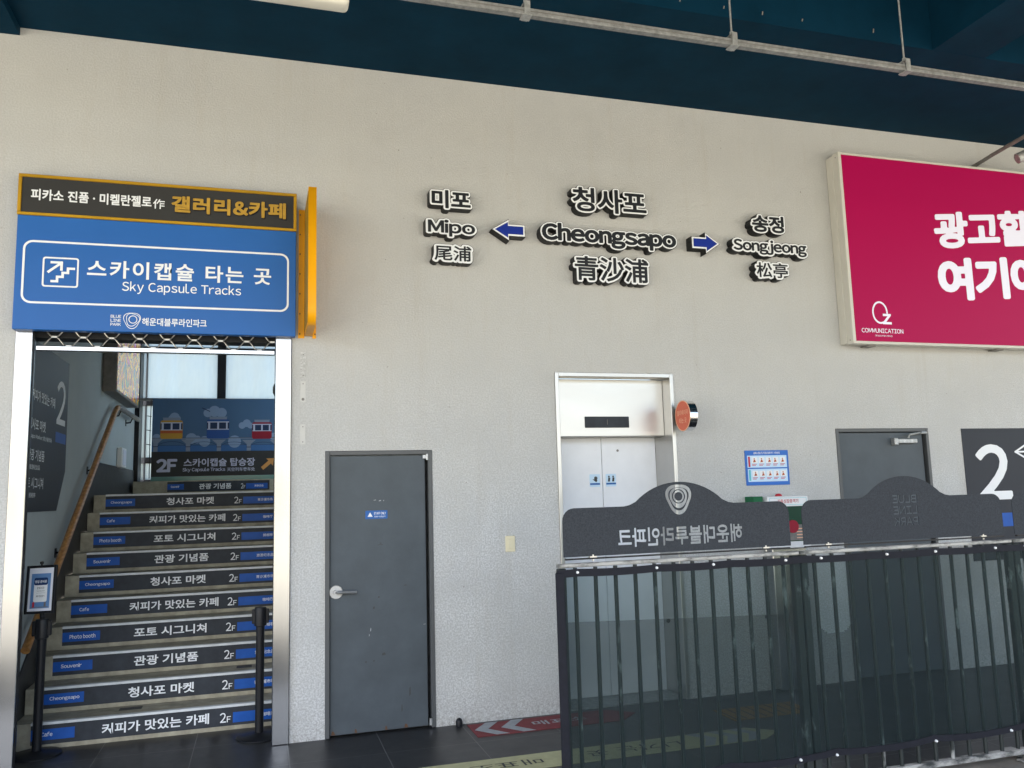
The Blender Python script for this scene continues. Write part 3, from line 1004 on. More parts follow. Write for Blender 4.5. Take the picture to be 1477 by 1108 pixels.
part('dome', MB().lathe([(.002, -.11), (.06, -.09), (.09, -.03), (.09, .05), (.07, .10), (.002, .11)], (0.235, 6.1, 3.33), 20), 'black', t, True)
part('bracket', MB().cyl((0.235, 6.1, 3.44), (0.235, 6.1, 4.6), 0.012, n=8), 'black', t)

# steel jambs of the stair opening
for a, b, lb, i in ((-1.655, -1.548, 'brushed stainless steel jamb on the left of the stair opening', -1), (0.093, 0.208, 'brushed stainless steel jamb on the right of the stair opening', 1)):
    t = thing('door_jamb', lb, 'door jamb', ((a + b) / 2, 0.1, 0), 0, 'steel jambs of the stair opening')
    part('cladding', MB().box(a, b, -0.022, 0.062, 0.002, 2.97, 0.003), 'steel', t)
    e = b if i < 0 else a
    part('shutter_track', MB().box(e - .004 if i > 0 else e + .0005, e - .0005 if i > 0 else e + .004, 0.005, 0.035, 0.004, 2.96), 'blackm', t)

# rolling grille pulled up behind the blue sign
t = thing('rolling_grille', 'raised wavy metal rolling grille under the blue sign', 'shutter', (-0.73, 0.05, 2.85))
part('bottom_bar', MB().box(-1.54, 0.088, 0.03, 0.075, 2.838, 2.872, 0.004), 'steel', t)
wv = MB()
WLEN = 0.187
for z0, ph in ((2.905, 0.0), (2.975, PI), (3.035, 0.0), (3.105, PI)):
    pts = []
    for q in range(0, 150):
        x = -1.53 + q * .0108
        if x > .085: break
        v = math.sin(2 * PI * (x + 1.1) / WLEN + ph)
        pts.append((x, .052, z0 + .032 * max(-1, min(1, 1.25 * v))))
    wv.tube(pts, .0052, 6)
part_split('grille_wire', wv, 'steel2', t, True)
lk = MB()
x = -1.55
for q in range(10):
    cx = -1.1 + WLEN * (.25 + q - 2)
    if -1.52 < cx < .07: lk.box(cx - .018, cx + .018, .046, .058, 2.935, 2.947)
    cx2 = cx + WLEN / 2
    if -1.52 < cx2 < .07: lk.box(cx2 - .018, cx2 + .018, .046, .058, 2.868, 2.880)
part_split('link', lk, 'steel2', t)
part('shutter_box', MB().box(-1.66, 0.21, 0.09, 0.248, 2.94, 3.3), 'blackm', t)

# ------------------------------------------------------------------ big blue sign
t = thing('entrance_sign', 'big blue sign with black and gold header above the stair opening', 'sign', (-0.71, -0.05, 2.963))
YS = -0.095
part('case', MB().box(-1.662, 0.236, YS, -0.024, 2.963, 4.079, 0.004), 'blue', t)
part('header_panel', MB().box(-1.640, 0.214, YS - .008, YS - .001, 3.800, 4.058), 'charcoal', t)
g = MB()
g.box(-1.664, .238, YS - .016, YS - .0015, 4.058, 4.081, .003).box(-1.664, .238, YS - .016, YS - .0015, 3.780, 3.802, .003)
g.box(-1.664, -1.641, YS - .0165, YS - .0015, 3.803, 4.057, .003).box(.215, .238, YS - .0165, YS - .0015, 3.803, 4.057, .003)
part('gold_frame', g, 'gold', t)
FH = front(YS - .008)
tx = TX()
heavy(tx, FH, '피카소 진품 · 미켈란젤로', -1.582, -.795, 3.893, 3.976, 0, .005, .022, .022)
tx.text(FH, '作', -.785, -.705, 3.888, 3.962, .003, .012)
part('white_lettering', tx, 'white', t)
sh = MB(); heavy(sh, FH, '갤러리&카페', -.655, .165, 3.862, 3.990, 0.0005, .002, .045, .025)
part('letter_shadow', sh, 'black', t)
gt = MB(); heavy(gt, FH, '갤러리&카페', -.658, .158, 3.870, 3.996, .003, .009, .034, .02)
part('gold_lettering', gt, 'goldt', t)
FS = front(YS)
wb = MB()
wb.loops(FS, [rrect(-1.617, .184, 3.148, 3.602, .062), rrect(-1.603, .170, 3.162, 3.588, .050)], .0005, .003)
wb.loops(FS, [rrect(-1.490, -1.260, 3.270, 3.486, .018), rrect(-1.479, -1.271, 3.281, 3.475, .010)], .0005, .003)
part_split('white_outline', wb, 'white', t)
ic = MB()
stp = [(-1.428, 3.312), (-1.395, 3.312), (-1.395, 3.345), (-1.361, 3.345), (-1.361, 3.375), (-1.328, 3.375), (-1.328, 3.407), (-1.292, 3.407)]
hw = .0085
def strip(mb, f, pts, hw, n):
    for i, (p, q) in enumerate(zip(pts, pts[1:])):
        d = Vector((q[0] - p[0], q[1] - p[1])).normalized(); s = Vector((-d.y, d.x)) * hw; e = d * hw
        mb.poly(f, [(p[0] - e.x - s.x, p[1] - e.y - s.y), (q[0] + e.x - s.x, q[1] + e.y - s.y), (q[0] + e.x + s.x, q[1] + e.y + s.y), (p[0] - e.x + s.x, p[1] - e.y + s.y)], n + i * .00012)
strip(ic, FS, stp, hw, .002)
strip(ic, FS, [(-1.450, 3.380), (-1.372, 3.446)], hw, .0032)
strip(ic, FS, [(-1.432, 3.448), (-1.370, 3.448), (-1.370, 3.398)], hw, .0035)
part_split('stairs_pictogram', ic, 'white', t)
tx = TX()
tx.text(FS, '스카이캡슐 타는 곳', -1.206, .054, 3.352, 3.482, .002, .022, 1.18)
tx.text(FS, 'Sky Capsule Tracks', -.975, -.160, 3.243, 3.334, .002, .008, 1.12)
for i, w in enumerate(('BLUE', 'LINE', 'PARK')): tx.text(FS, w, -1.042, -.974, 3.063 - i * .029, 3.084 - i * .029, .002, .012)
tx.text(FS, '해운대블루라인파크', -.835, -.398, 3.012, 3.070, .002, .016)
part('white_lettering', tx, 'white', t)
lg = MB()
lg.loops(FS, ringpair(pick, -.902, 3.052, .056, .004), .001, .003)
lg.loops(FS, ringpair(pick, -.898, 3.055, .045, .004, tilt=.35), .001, .0034)
lg.loops(FS, ringpair(circle, -.896, 3.054, .029, .005), .001, .0038)
part('ring_emblem', lg, 'white', t)

# yellow projecting blade sign
t = thing('blade_sign', 'yellow projecting sign seen edge on beside the blue sign', 'sign', (0.33, 0, 2.967))
prof = [(-0.006, 2.985), (-.40, 2.985)]
for k in range(9):
    a = PI / 2 * k / 8
    prof.append((-.40 - .11 * math.sin(a), 3.095 - .11 * math.cos(a)))
prof += [(-.51, 3.995), (-.006, 3.995)]
FB = frame((0.306, 0, 0), (0, 1, 0), (0, 0, 1))
part('blade', MB().loops(FB, [prof], 0.0, 0.057), 'yellow', t)
FL = frame((0.306, 0, 0), (0, -1, 0), (0, 0, 1))
part('face_panel', MB().loops(FL, [[(-q[0] * .93 + .012, 3.49 + (q[1] - 3.49) * .95) for q in prof]], .0005, .003), 'yellowd', t)
part_split('mounting_plate', MB().box(.258, .304, -.006, -.0005, 2.967, 3.99).box(.365, .392, -.006, -.0005, 2.967, 3.99), 'yellow', t)
sc = MB()
for k in range(7):
    z = 3.0 + k * .158
    sc.cyl((.27, -.006, z), (.27, -.0085, z), .006, n=8).cyl((.385, -.006, z), (.385, -.0085, z), .006, n=8)
part_split('screw', sc, 'rust', t)
for i, (z0, z1, lb) in enumerate(((2.66, 2.86, 'upper small filler plate patched on wall below the yellow sign'), (2.475, 2.634, 'middle small white plate with a dark hole on the wall'), (2.15, 2.305, 'lowest small white plate on the wall left of door'))):
    t = thing('wall_plate', lb, 'plate', (.297, 0, z0), 0, 'small plates below the yellow sign')
    part('plate', MB().box(.277, .317, -.004, -.0003, z0, z1, .001), 'wall' if i == 0 else 'plate', t)
    s = MB()
    for z in (z0 + .02, z1 - .02): s.cyl((.297, -.004, z), (.297, -.0055, z), .0045 if i != 1 or z > z0 + .05 else .011, n=10)
    part_split('screw', s, 'greysteel', t)

# ------------------------------------------------------------------ raised place-name letters
def word(body, u0, u1, v0, v1, label):
    t = thing('raised_lettering', label, 'sign letters', ((u0 + u1) / 2, -.05, v0), 0, 'raised letters and arrows of the station name')
    st = .014 if len(body) < 5 else .016
    xs, ys, D, lo, hi = glyph_field(body, .26, st)
    F = front(0)
    fit = fit_box(lo, hi, u0, u1, v0, v1)
    sc = abs(fit[0][0] + fit[1][1]) / 2
    mp = lambda r: map_loops(contours(xs, ys, D.copy(), r), fit)
    part('letter_body', MB().loops(F, mp(.0240 / sc), .006, .092), 'letterside', t)
    part('letter_border', MB().loops(F, mp(.0195 / sc), .0925, .096), 'white', t)
    part('letter_face', MB().loops(F, mp((.0078 if ord(body[0]) < 128 and v1 - v0 > .14 else .0045 if ord(body[0]) < 128 else .006 if ord(body[0]) > 0xAC00 else .0025 if u1 - u0 < .4 else .0045) / sc), .0965, .099), 'letterface', t)
word('미포', 1.305, 1.618, 4.064, 4.207, 'raised black Korean letters at the upper left, above the four Latin letters')
word('Mipo', 1.270, 1.652, 3.825, 3.957, 'raised black four letter Latin word left of the left arrow')
word('尾浦', 1.317, 1.618, 3.622, 3.744, 'raised black Chinese characters at the lower left, under the four Latin letters')
word('청사포', 2.532, 3.212, 4.127, 4.332, 'largest raised black Korean letters, topmost in the centre of the wall')
word('Cheongsapo', 2.245, 3.483, 3.813, 3.996, 'longest raised black Latin word in the centre between the two arrows')
word('青沙浦', 2.526, 3.203, 3.517, 3.722, 'three raised black Chinese characters in the centre under the Latin word')
word('송정', 4.285, 4.610, 4.059, 4.209, 'raised black Korean letters at the right nearest the magenta billboard')
word('Songjeong', 4.075, 4.838, 3.843, 3.975, 'raised black Latin word at the right of the right pointing arrow')
word('松亭', 4.297, 4.621, 3.629, 3.765, 'raised black Chinese characters at the lower right of the name sign')
def arrow(u0, u1, v0, v1, dirn, label):
    t = thing('raised_arrow', label, 'arrow sign', ((u0 + u1) / 2, -.05, v0), 0, 'raised letters and arrows of the station name')
    c, h = (v0 + v1) / 2, (v1 - v0) / 2
    def pts(g):
        L = u1 - u0
        q = [(0 - g * 1.5, 0), (.46 * L + g * .5, h + g * 1.5), (.46 * L + g * .5, .52 * h + g), (L + g, .52 * h + g), (L + g, -.52 * h - g), (.46 * L + g * .5, -.52 * h - g), (.46 * L + g * .5, -h - g * 1.5)]
        return [((u0 + a if dirn < 0 else u1 - a), c + b) for a, b in q]
    F = front(0)
    part('arrow_body', MB().loops(F, [pts(.019)], .004, .098), 'letterside', t)
    part('arrow_border', MB().loops(F, [pts(.014)], .0985, .102), 'white', t)
    part('arrow_face', MB().loops(F, [pts(0)], .1025, .105), 'arrowblue', t)
arrow(1.825, 2.070, 3.842, 3.975, -1, 'raised blue arrow pointing left beside the four letter word')
arrow(3.662, 3.900, 3.838, 3.982, 1, 'raised blue arrow pointing right between the two Latin words')

# ------------------------------------------------------------------ magenta billboard
t = thing('billboard', 'backlit magenta advertising billboard with white Korean letters and ring logo', 'billboard', (6.9, 0, 3.02))
part('case', MB().box(5.211, 8.65, -.095, -.001, 3.035, 4.865, .004), 'boxframe', t)
fm = MB().box(5.214, 5.248, -.182, -.0955, 3.022, 4.875, .004).box(8.60, 8.65, -.182, -.0955, 3.022, 4.875, .004)
fm.box(5.2482, 8.5998, -.181, -.0957, 3.022, 3.048, .004).box(5.2482, 8.5998, -.181, -.0957, 4.853, 4.875, .004)
part('front_frame', fm, 'boxframe', t)
FB = front(-.172)
part('face_panel', MB().box(5.249, 8.599, -.172, -.10, 3.049, 4.852), 'magenta', t)
tx = TX()
heavy(tx, FB, '광고할', 6.27, 7.50, 3.985, 4.36, .001, .003, .042, .022, .92, shear=.085)
heavy(tx, FB, '여기어', 6.262, 7.60, 3.46, 3.89, .001, .003, .050, .022, .92, shear=.07)
part('headline', tx, 'lightwhite', t)
lg = TX()
ring = [(5.545 + .088 * math.cos(a), 3.325 + .108 * math.sin(a)) for a in np.linspace(-.08, 2 * PI - 1.15, 40)]
inn = [(5.545 + .072 * math.cos(a), 3.325 + .091 * math.sin(a)) for a in np.linspace(-.08, 2 * PI - 1.15, 40)][::-1]
lg.lines.append(MB().loops(FB, [ring + inn], .001, .003))
lg.text(FB, 'z', 5.568, 5.668, 3.215, 3.315, .002, .03)
lg.text(FB, 'COMMUNICATION', 5.322, 5.792, 3.130, 3.172, .002, .010)
lg.text(FB, '(주)오즈커뮤니케이션', 5.468, 5.662, 3.094, 3.112, .002, .01)
part('ring_logo', lg, 'lightwhite', t)
ct = MB()
for x in (5.42, 6.95): ct.box(x, x + .09, -.12, -.02, 3.010, 3.0212)
part_split('catch', ct, 'greysteel', t)
sc = MB()
for z in (3.06, 4.83): sc.cyl((5.2125, -.14, z), (5.214, -.14, z), .006, n=8)
part_split('screw', sc, 'greysteel', t)
t = thing('floodlight_arm', 'dark steel arm with grey cylinder lamp above the magenta billboard', 'lamp', (7.0, -.05, 4.9))
part('arm', MB().tube([(7.02, -.004, 4.955), (7.02, -.25, 4.985), (7.02, -1.1, 5.06)], .020, 8), 'greysteel', t)
part('lamp_cylinder', MB().cyl((7.10, -.45, 4.87), (7.34, -.58, 4.98), .052, n=20), 'galv', t)

# ------------------------------------------------------------------ grey service doors
def door(a, b, zt, label, hinge_right=True):
    t = thing('service_door', label, 'door', ((a + b) / 2, 0, 0))
    w = .034
    f = MB().box(a + .001, a + w, -.008, .12, .002, zt - .001, .003).box(b - w, b - .001, -.008, .12, .002, zt - .001, .003).box(a + w + .0005, b - w - .0005, -.0075, .12, zt - w, zt - .001, .003)
    part('door_frame', f, 'framegrey', t)
    dy = .022
    d = part('door_leaf', MB().box(a + w + .004, b - w - .022, dy, dy + .045, .012, zt - w - .006, .003), 'doorgrey', t)
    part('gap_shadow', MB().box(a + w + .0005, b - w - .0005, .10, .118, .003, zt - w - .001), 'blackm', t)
    return t, d, dy
t, d, dy = door(.463, 1.290, 2.099, 'tall grey metal service door with round lever handle and blue label')
F = front(dy)
part('lever_handle', MB().cyl((.545, dy, 1.042), (.545, dy - .012, 1.042), .052, .048, 28).cyl((.545, dy - .012, 1.042), (.545, dy - .05, 1.042), .018, n=16).tube([(.545, dy - .048, 1.042), (.60, dy - .055, 1.042), (.695, dy - .05, 1.038)], .013, 10, .011), 'satin', d, True)
part('keyhole', MB().cyl((.545, dy - .0505, 1.042), (.545, dy - .053, 1.042), .008, n=12), 'black', d)
part('blue_label', MB().box(.767, .936, dy - .003, dy - .0005, 1.575, 1.638), 'blue', d)
tx = TX().poly(F, [(.783, 1.592), (.822, 1.592), (.8025, 1.625)], .0045).text(F, 'STAFF ONLY', .832, .924, 1.607, 1.626, .0045, .02).text(F, '관계자 외 출입금지', .835, .92, 1.586, 1.598, .0045, .01)
part('label_print', tx, 'white', d)
mk = MB()
for u, v, w, h in ((.83, 1.715, .02, .006), (.87, 1.708, .018, .009), (.905, 1.708, .006, .01), (.80, .735, .006, .03), (1.205, .76, .02, .004), (.79, .70, .004, .02)):
    mk.poly(F, [(u, v), (u + w, v + h * .3), (u + w * .9, v + h), (u + w * .1, v + h * .7)], .0012)
part_split('scuff_mark', mk, 'scuff', d)
mk = MB()
for u, v, w, h in ((.855, 1.375, .05, .005), (.875, 1.385, .015, .008), (1.09, .24, .012, .07), (1.03, .13, .008, .06), (.82, .90, .016, .02), (.885, .555, .03, .02), (.76, .51, .012, .014), (.82, .515, .012, .012), (1.06, 1.06, .02, .008), (.86, .98, .012, .014)):
    mk.poly(F, [(u, v), (u + w, v + h * .2), (u + w * .8, v + h), (u + w * .15, v + h * .8)], .0012)
part_split('dark_mark', mk, 'darkfilm', d)
mk = MB()
for u, w in ((.51, .03), (.68, .02), (.905, .02), (1.05, .03)): mk.poly(F, [(u, .016), (u + w, .016), (u + w * .7, .04), (u + w * .2, .045)], .0012)
part_split('rust_spot', mk, 'rust', d)
part('hinge', MB().box(1.215, 1.262, .0, .018, 2.030, 2.062, .003).cyl((1.25, .004, 2.02), (1.25, .004, 2.07), .011, n=12).cyl((1.25, -.002, .02), (1.25, -.002, .07), .012, n=12), 'satin', t)
t, d, dy = door(5.080, 6.135, 2.250, 'grey metal door with closer behind the fence boards right of AED')
part('door_closer', MB().box(5.75, 5.98, dy - .05, dy - .001, 2.105, 2.148, .006).box(5.71, 5.755, dy - .055, dy - .001, 2.09, 2.155, .005), 'galv', d)
part('closer_arm', MB().tube([(5.87, dy - .055, 2.155), (5.87, dy - .075, 2.185), (6.02, -.02, 2.205)], .009, 8).cyl((6.02, -.03, 2.205), (6.09, -.02, 2.205), .014, n=10), 'galv', d)
t = thing('door_stop', 'small black round door stop on the floor beside door', 'door stop', (1.46, -.02, 0))
part('stop', MB().lathe([(.026, 0), (.026, .03), (.021, .048), (.010, .056), (.001, .058)], (1.46, -.035, .001), 18), 'black', t, True)
t = thing('wall_switch', 'small cream switch plate on the wall right of grey door', 'switch', (1.912, 0, 1.278))
sp = part('plate', MB().box(1.872, 1.952, -.012, -.0005, 1.278, 1.403, .004, seg=2), 'cream', t)
part('rocker', MB().box(1.890, 1.934, -.016, -.0122, 1.303, 1.378, .002), 'cream', t)

# ------------------------------------------------------------------ elevator
t = thing('elevator', 'steel framed elevator entrance with white sliding doors', 'elevator', (2.887, 0, 0))
e = MB().box(2.339, 2.372, -.014, .40, .002, 2.735, .003).box(3.401, 3.435, -.014, .40, .002, 2.735, .003).box(2.3725, 3.4005, -.0135, .13, 2.700, 2.735, .003)
part('frame', e, 'steel2', t)
tp = part('transom_panel', MB().box(2.373, 3.40, .135, .36, 2.205, 2.699, .003), 'steel2', t)
part('indicator_display', MB().box(2.650, 3.062, .129, .134, 2.278, 2.375, .004), 'slate', tp)
part_split('indicator_mark', MB().rect(front(.129), 2.855, 2.859, 2.305, 2.350, .0015), 'greysteel', tp)
dl = part('sliding_door', MB().box(2.373, 2.872, .33, .36, .012, 2.203, .002), 'whited', t)
dr = part('sliding_door', MB().box(2.877, 3.40, .33, .36, .012, 2.203, .002), 'whited', t)
part('door_gap', MB().box(2.865, 2.885, .365, .38, .012, 2.203), 'black', t)
part('sill', MB().box(2.373, 3.40, .02, .39, .001, .010), 'galv', t)
part('shaft_back', MB().box(2.34, 3.434, .402, .43, .002, 2.734), 'blackm', t)
F = front(.33)
for d_, u0, fig in ((dl, 2.752, 0), (dr, 2.905, 1)):
    s = part('sticker', MB().loops(F, [rrect(u0, u0 + .098, 1.775, 1.885, .006)], .0005, .002), 'paleblue', d_)
    part('sticker_band', MB().rect(F, u0 + .002, u0 + .096, 1.792, 1.808, .003), 'blue', s)
    q = MB()
    if fig == 0:
        q.poly(F, circle(u0 + .058, 1.850, .016, 14), .003).poly(F, [(u0 + .025, 1.842), (u0 + .06, 1.815), (u0 + .072, 1.826), (u0 + .068, 1.84), (u0 + .045, 1.84)], .0034)
    else:
        for c in (.03, .07): q.poly(F, circle(u0 + c, 1.862, .008, 12), .003).poly(F, [(u0 + c - .012, 1.818), (u0 + c + .008, 1.818), (u0 + c + .012, 1.852), (u0 + c - .006, 1.854)], .0034)
    part_split('sticker_figure', q, 'darkfilm', s)
part('key_hole', MB().cyl((3.03, .33, 2.09), (3.03, .327, 2.09), .011, n=14), 'greysteel', dr)

# round elevator sign
t = thing('round_sign', 'round salmon sign projecting from the wall beside the elevator', 'sign', (3.50, 0, 2.23))
YR, ZR, RR = -.17, 2.352, .130
q = Matrix.Rotation(0, 4, 'Z')
dd = MB().cyl((3.425, YR, ZR), (3.495, YR, ZR), RR, n=48)
tag_ = part('rim', dd, 'chrome', t, True)
FR = frame((3.4248, YR, ZR), (0, -1, 0), (0, 0, 1))
part('face', MB().loops(FR, [circle(0, 0, RR - .007, 48)], .0005, .003), 'orange', t)
part('face_edge', MB().loops(FR, [circle(0, 0, RR + .001, 48), circle(0, 0, RR - .0065, 48)], .0005, .004), 'peach', t)
part('lettering', TX().text(FR, '엘리베이터', -.095, .095, .005, .050, .0045, .01).text(FR, '타는 곳', -.06, .065, -.062, -.018, .0045, .01), 'peach', t)
part_split('mounting_plate', MB().box(3.44, 3.48, -.045, -.0005, 2.285, 2.425), 'greysteel', t)

# instructions poster and defibrillator cabinet
t = thing('instruction_poster', 'small blue and white first aid instruction poster above the cabinet', 'poster', (4.33, 0, 1.75))
F = front(-.008)
part('panel', MB().box(4.104, 4.549, -.008, -.0005, 1.748, 2.058, .001), 'posterframe', t)
part_split('print_field', MB().rect(F, 4.124, 4.529, 1.905, 2.012, .0012).rect(F, 4.124, 4.529, 1.780, 1.893, .0012), 'paleblue', t)
ce = MB()
for r, z in ((0, 1.945), (1, 1.825)):
    for c in range(5): ce.rect(F, 4.168 + c * .072, 4.228 + c * .072, z, z + .052, .0022)
part_split('picture_cell', ce, 'white', t)
ce = MB()
for r, z in ((0, 1.945), (1, 1.825)):
    for c in range(5):
        u = 4.198 + c * .072 + random.uniform(-.008, .008)
        ce.poly(F, circle(u, z + .038, .006, 10), .003).poly(F, [(u - .014, z + .006), (u + .016, z + .010), (u + .006, z + .030), (u - .004, z + .030)], .0034)
part_split('picture_figure', ce, 'tramo', t)
ce = MB()
for r, z in ((0, 1.945), (1, 1.825)):
    for c in range(5):
        for i in range(2): ce.rect(F, 4.170 + c * .072, 4.220 + c * .072 - .012 * i, z - .012 - i * .011, z - .007 - i * .011, .0022)
part_split('caption_line', ce, 'redprint', t)
part('red_tab', MB().rect(F, 4.132, 4.152, 1.912, 2.003, .0022), 'redprint', t)
part('cyan_tab', MB().rect(F, 4.132, 4.152, 1.790, 1.885, .0022), 'cyan', t)
part('title', MB().text(F, '심폐소생술 및 자동심장충격기 사용방법', 4.19, 4.46, 2.024, 2.045, .002, .012), 'white', t)
t = thing('defibrillator_cabinet', 'white defibrillator cabinet with dark window and green side board', 'cabinet', (4.40, -.08, 0))
YA = -.16
part('case', MB().box(4.20, 4.615, YA, -.001, 1.200, 1.648, .006), 'whitep', t)
F = front(YA)
part('window', MB().loops(F, [rrect(4.255, 4.565, 1.258, 1.560, .015)], .0005, .004), 'dgreen', t)
part('lower_glass', MB().rect(F, 4.26, 4.56, 1.265, 1.40, .0048), 'greysteel', t)
part('red_bag', MB().loops(F, [circle(4.43, 1.385, .055, 24)], .005, .02), 'redbag', t)
part('title', MB().text(F, '자동심장충격기', 4.30, 4.51, 1.588, 1.622, .002, .012), 'redprint', t)
q = MB()
for i in range(4): q.rect(F, 4.47, 4.545 - .012 * (i % 2), 1.283 + i * .026, 1.291 + i * .026, .006)
part_split('printed_line', q, 'peach', t)
part('title_box', MB().loops(F, [rrect(4.222, 4.595, 1.572, 1.634, .003), rrect(4.2245, 4.5925, 1.5745, 1.6315, .002)], .0005, .0015), 'cyan', t)
part('stand', MB().box(4.24, 4.58, -.13, -.01, .01, 1.198, .006), 'steel', t)
gp = part('green_board', MB().box(4.078, 4.17, -.14, -.002, 1.42, 1.652, .003), 'green', t)
part('board_print', MB().text(front(-.14), 'AED', 4.088, 4.165, 1.575, 1.60, .002, .02), 'white', gp)
part('warning_lamp', MB().lathe([(.03, 0), (.03, .012), (.018, .022), (.001, .024)], (4.37, -.08, 1.648), 16), 'redprint', t, True)

# poster "2" at right
t = thing('floor_poster', 'slate floor directory panel with huge white figure 2 at right edge', 'poster', (7.2, 0, .97))
part('panel', MB().box(6.532, 8.30, -.006, -.0005, .97, 2.243), 'slate2', t)
F = front(-.006)
tx = TX()
heavy(tx, F, '2', 6.672, 7.088, 1.545, 2.086, .0008, .0025, .022, .012)
part('figure', tx, 'white', t)
ar = MB()
strip(ar, F, [(7.36, 2.10), (7.175, 2.008), (7.36, 1.915)], .009, .002)
strip(ar, F, [(7.20, 2.008), (7.62, 2.008)], .008, .003)
part_split('line_arrow', ar, 'white', t)
part('blue_block', MB().rect(F, 6.67, 7.09, 1.285, 1.415, .002), 'blue2', t)

# ------------------------------------------------------------------ floor stickers
F = FLOOR(0.004)
t = thing('floor_sticker', 'red floor arrow sticker with grey chevrons along the wall', 'floor sticker', (2.1, -.2, 0))
part('film', MB().loops(F, [[(1.517, -.05), (1.517, -.385), (2.66, -.385), (2.84, -.215), (2.66, -.05)]], -.003, 0), 'red', t)
ch = MB()
for o in (0, .205): ch.poly(F, [(1.535 + o, -.215), (1.66 + o, -.052), (1.76 + o, -.052), (1.64 + o, -.215), (1.76 + o, -.383), (1.66 + o, -.383)], .002)
ch.text(F, '매표소', 1.99, 2.42, -.265, -.155, .002, .015)
part('print', ch, 'greyfilm', t)
t = thing('floor_sticker', 'pale yellow floor arrow sticker partly behind the dark netting', 'floor sticker', (2.3, -1, 0))
part('film', MB().loops(F, [[(.86, -.90), (3.38, -.90), (3.56, -1.05), (3.38, -1.19), (.86, -1.19)]], -.003, 0), 'yellowfilm', t)
ch = MB()
for o in (0, .17, .34): ch.poly(F, [(2.90 + o, -.905), (2.98 + o, -.905), (3.07 + o, -1.045), (2.98 + o, -1.185), (2.90 + o, -1.185), (2.99 + o, -1.045)], .002)
part_split('chevron', ch, 'greyfilm', t)
part('lettering', TX().text(F, '매표소', 1.30, 1.78, -1.11, -1.0, .002, .0, turn=True).text(F, '나가는 곳', 2.10, 2.78, -1.11, -.99, .002, .0, turn=True), 'darkfilm', t)
t = thing('floor_sticker', 'orange grid floor mat behind the netting near the wall', 'floor sticker', (3.75, -.55, 0))
part('film', MB().loops(F, [[(3.42, -.40), (4.12, -.40), (4.12, -.72), (3.42, -.72)]], -.003, 0), 'orangefilm', t)
gd = MB()
for i in range(8): gd.rect(F, 3.44 + i * .085, 3.455 + i * .085, -.71, -.41, .0015)
part_split('grid_line', gd, 'darkfilm', t)

# ------------------------------------------------------------------ belt posts
def belt_post(x, y, label, sign):
    t = thing('belt_post', label, 'belt post', (x, y, 0), 0, 'black belt posts at the foot of the stairs')
    part('base', MB().lathe([(.165, .001), (.165, .008), (.155, .016), (.06, .026), (.034, .034)], (x, y, 0), 36), 'black', t, True)
    part('pole', MB().cyl((x, y, .03), (x, y, .81), .031, n=20), 'black', t, True)
    part('belt_head', MB().lathe([(.034, .80), (.045, .805), (.045, .925), (.041, .938), (.012, .942)], (x, y, 0), 24), 'black', t, True)
    hd = MB().box(x + .035, x + .062, y - .018, y + .018, .82, .925, .004).box(x - .062, x - .035, y - .018, y + .018, .82, .925, .004)
    part_split('belt_clip', hd, 'black', t)
    return t
belt_post(.005, .262, 'black belt post without a sign at the right end of stairs', False)
t = belt_post(-1.50, .40, 'black belt post carrying a small framed notice', True)
t = thing('framed_notice', 'small black framed opening hours notice tilted on the left post', 'notice', (-1.50, .38, .94))
Q = Matrix.Translation((-1.514, .385, 1.148)) @ Matrix.Rotation(math.radians(-16), 4, 'Z') @ Matrix.Rotation(math.radians(-6), 4, 'X') @ Matrix.Rotation(math.radians(-1.5), 4, 'Y')
def qf(n): return Q @ frame((0, 0, 0), (1, 0, 0), (0, 0, 1)) @ Matrix.Translation((0, 0, n))
W2, H2 = .106, .170
f = MB().box(-W2, -W2 + .018, -.012, .012, -H2, H2, .002, Q).box(W2 - .018, W2, -.012, .012, -H2, H2, .002, Q).box(-W2 + .0181, W2 - .0181, -.0115, .0115, H2 - .018, H2, .002, Q).box(-W2 + .0181, W2 - .0181, -.0115, .0115, -H2, -H2 + .018, .002, Q)
part('frame', f, 'black', t)
part('sheet', MB().box(-W2 + .0185, W2 - .0185, -.004, .006, -H2 + .0185, H2 - .0185, 0, Q), 'paper', t)
F = qf(.004)
part('blue_print', MB().rect(F, -.070, .068, -.132, .112, .0012), 'posterblue', t)
part('card', MB().loops(F, [rrect(-.048, .048, -.088, .082, .012)], .0015, .002), 'white', t)
part('card_header', MB().loops(F, [rrect(-.0485, .0485, .030, .0825, .012)], .0022, .0026), 'navy', t)
part('header_text', MB().text(F, '영업 준비중', -.043, .042, .045, .065, .0032, .02), 'white', t)
tx = TX().text(F, '운영시간', -.026, .026, .002, .018, .0028, .01).text(F, 'Opening time', -.026, .030, -.016, -.006, .0028, .0).text(F, 'AM 09:30~', -.03, .034, -.054, -.040, .0028, .01).rect(F, -.03, .034, -.026, -.025, .0028)
part('card_text', tx, 'darkfilm', t)
bt = MB().rect(F, -.052, -.038, -.125, -.095, .0024).poly(F, circle(-.045, -.094, .008, 12), .0026)
part('red_figure', bt, 'redprint', t)
part_split('grey_figure', MB().rect(F, .03, .044, -.120, -.090, .0024).rect(F, -.06, .06, -.126, -.121, .0022), 'greysteel', t)
part('stem', MB().cyl((-1.50, .40, .94), (-1.506, .392, 1.0), .016, n=12), 'black', t)
part('top_knob', MB().lathe([(.006, 0), (.006, .012), (.013, .02), (.013, .032), (.002, .036)], (-1.513, .372, 1.312), 12), 'black', t)

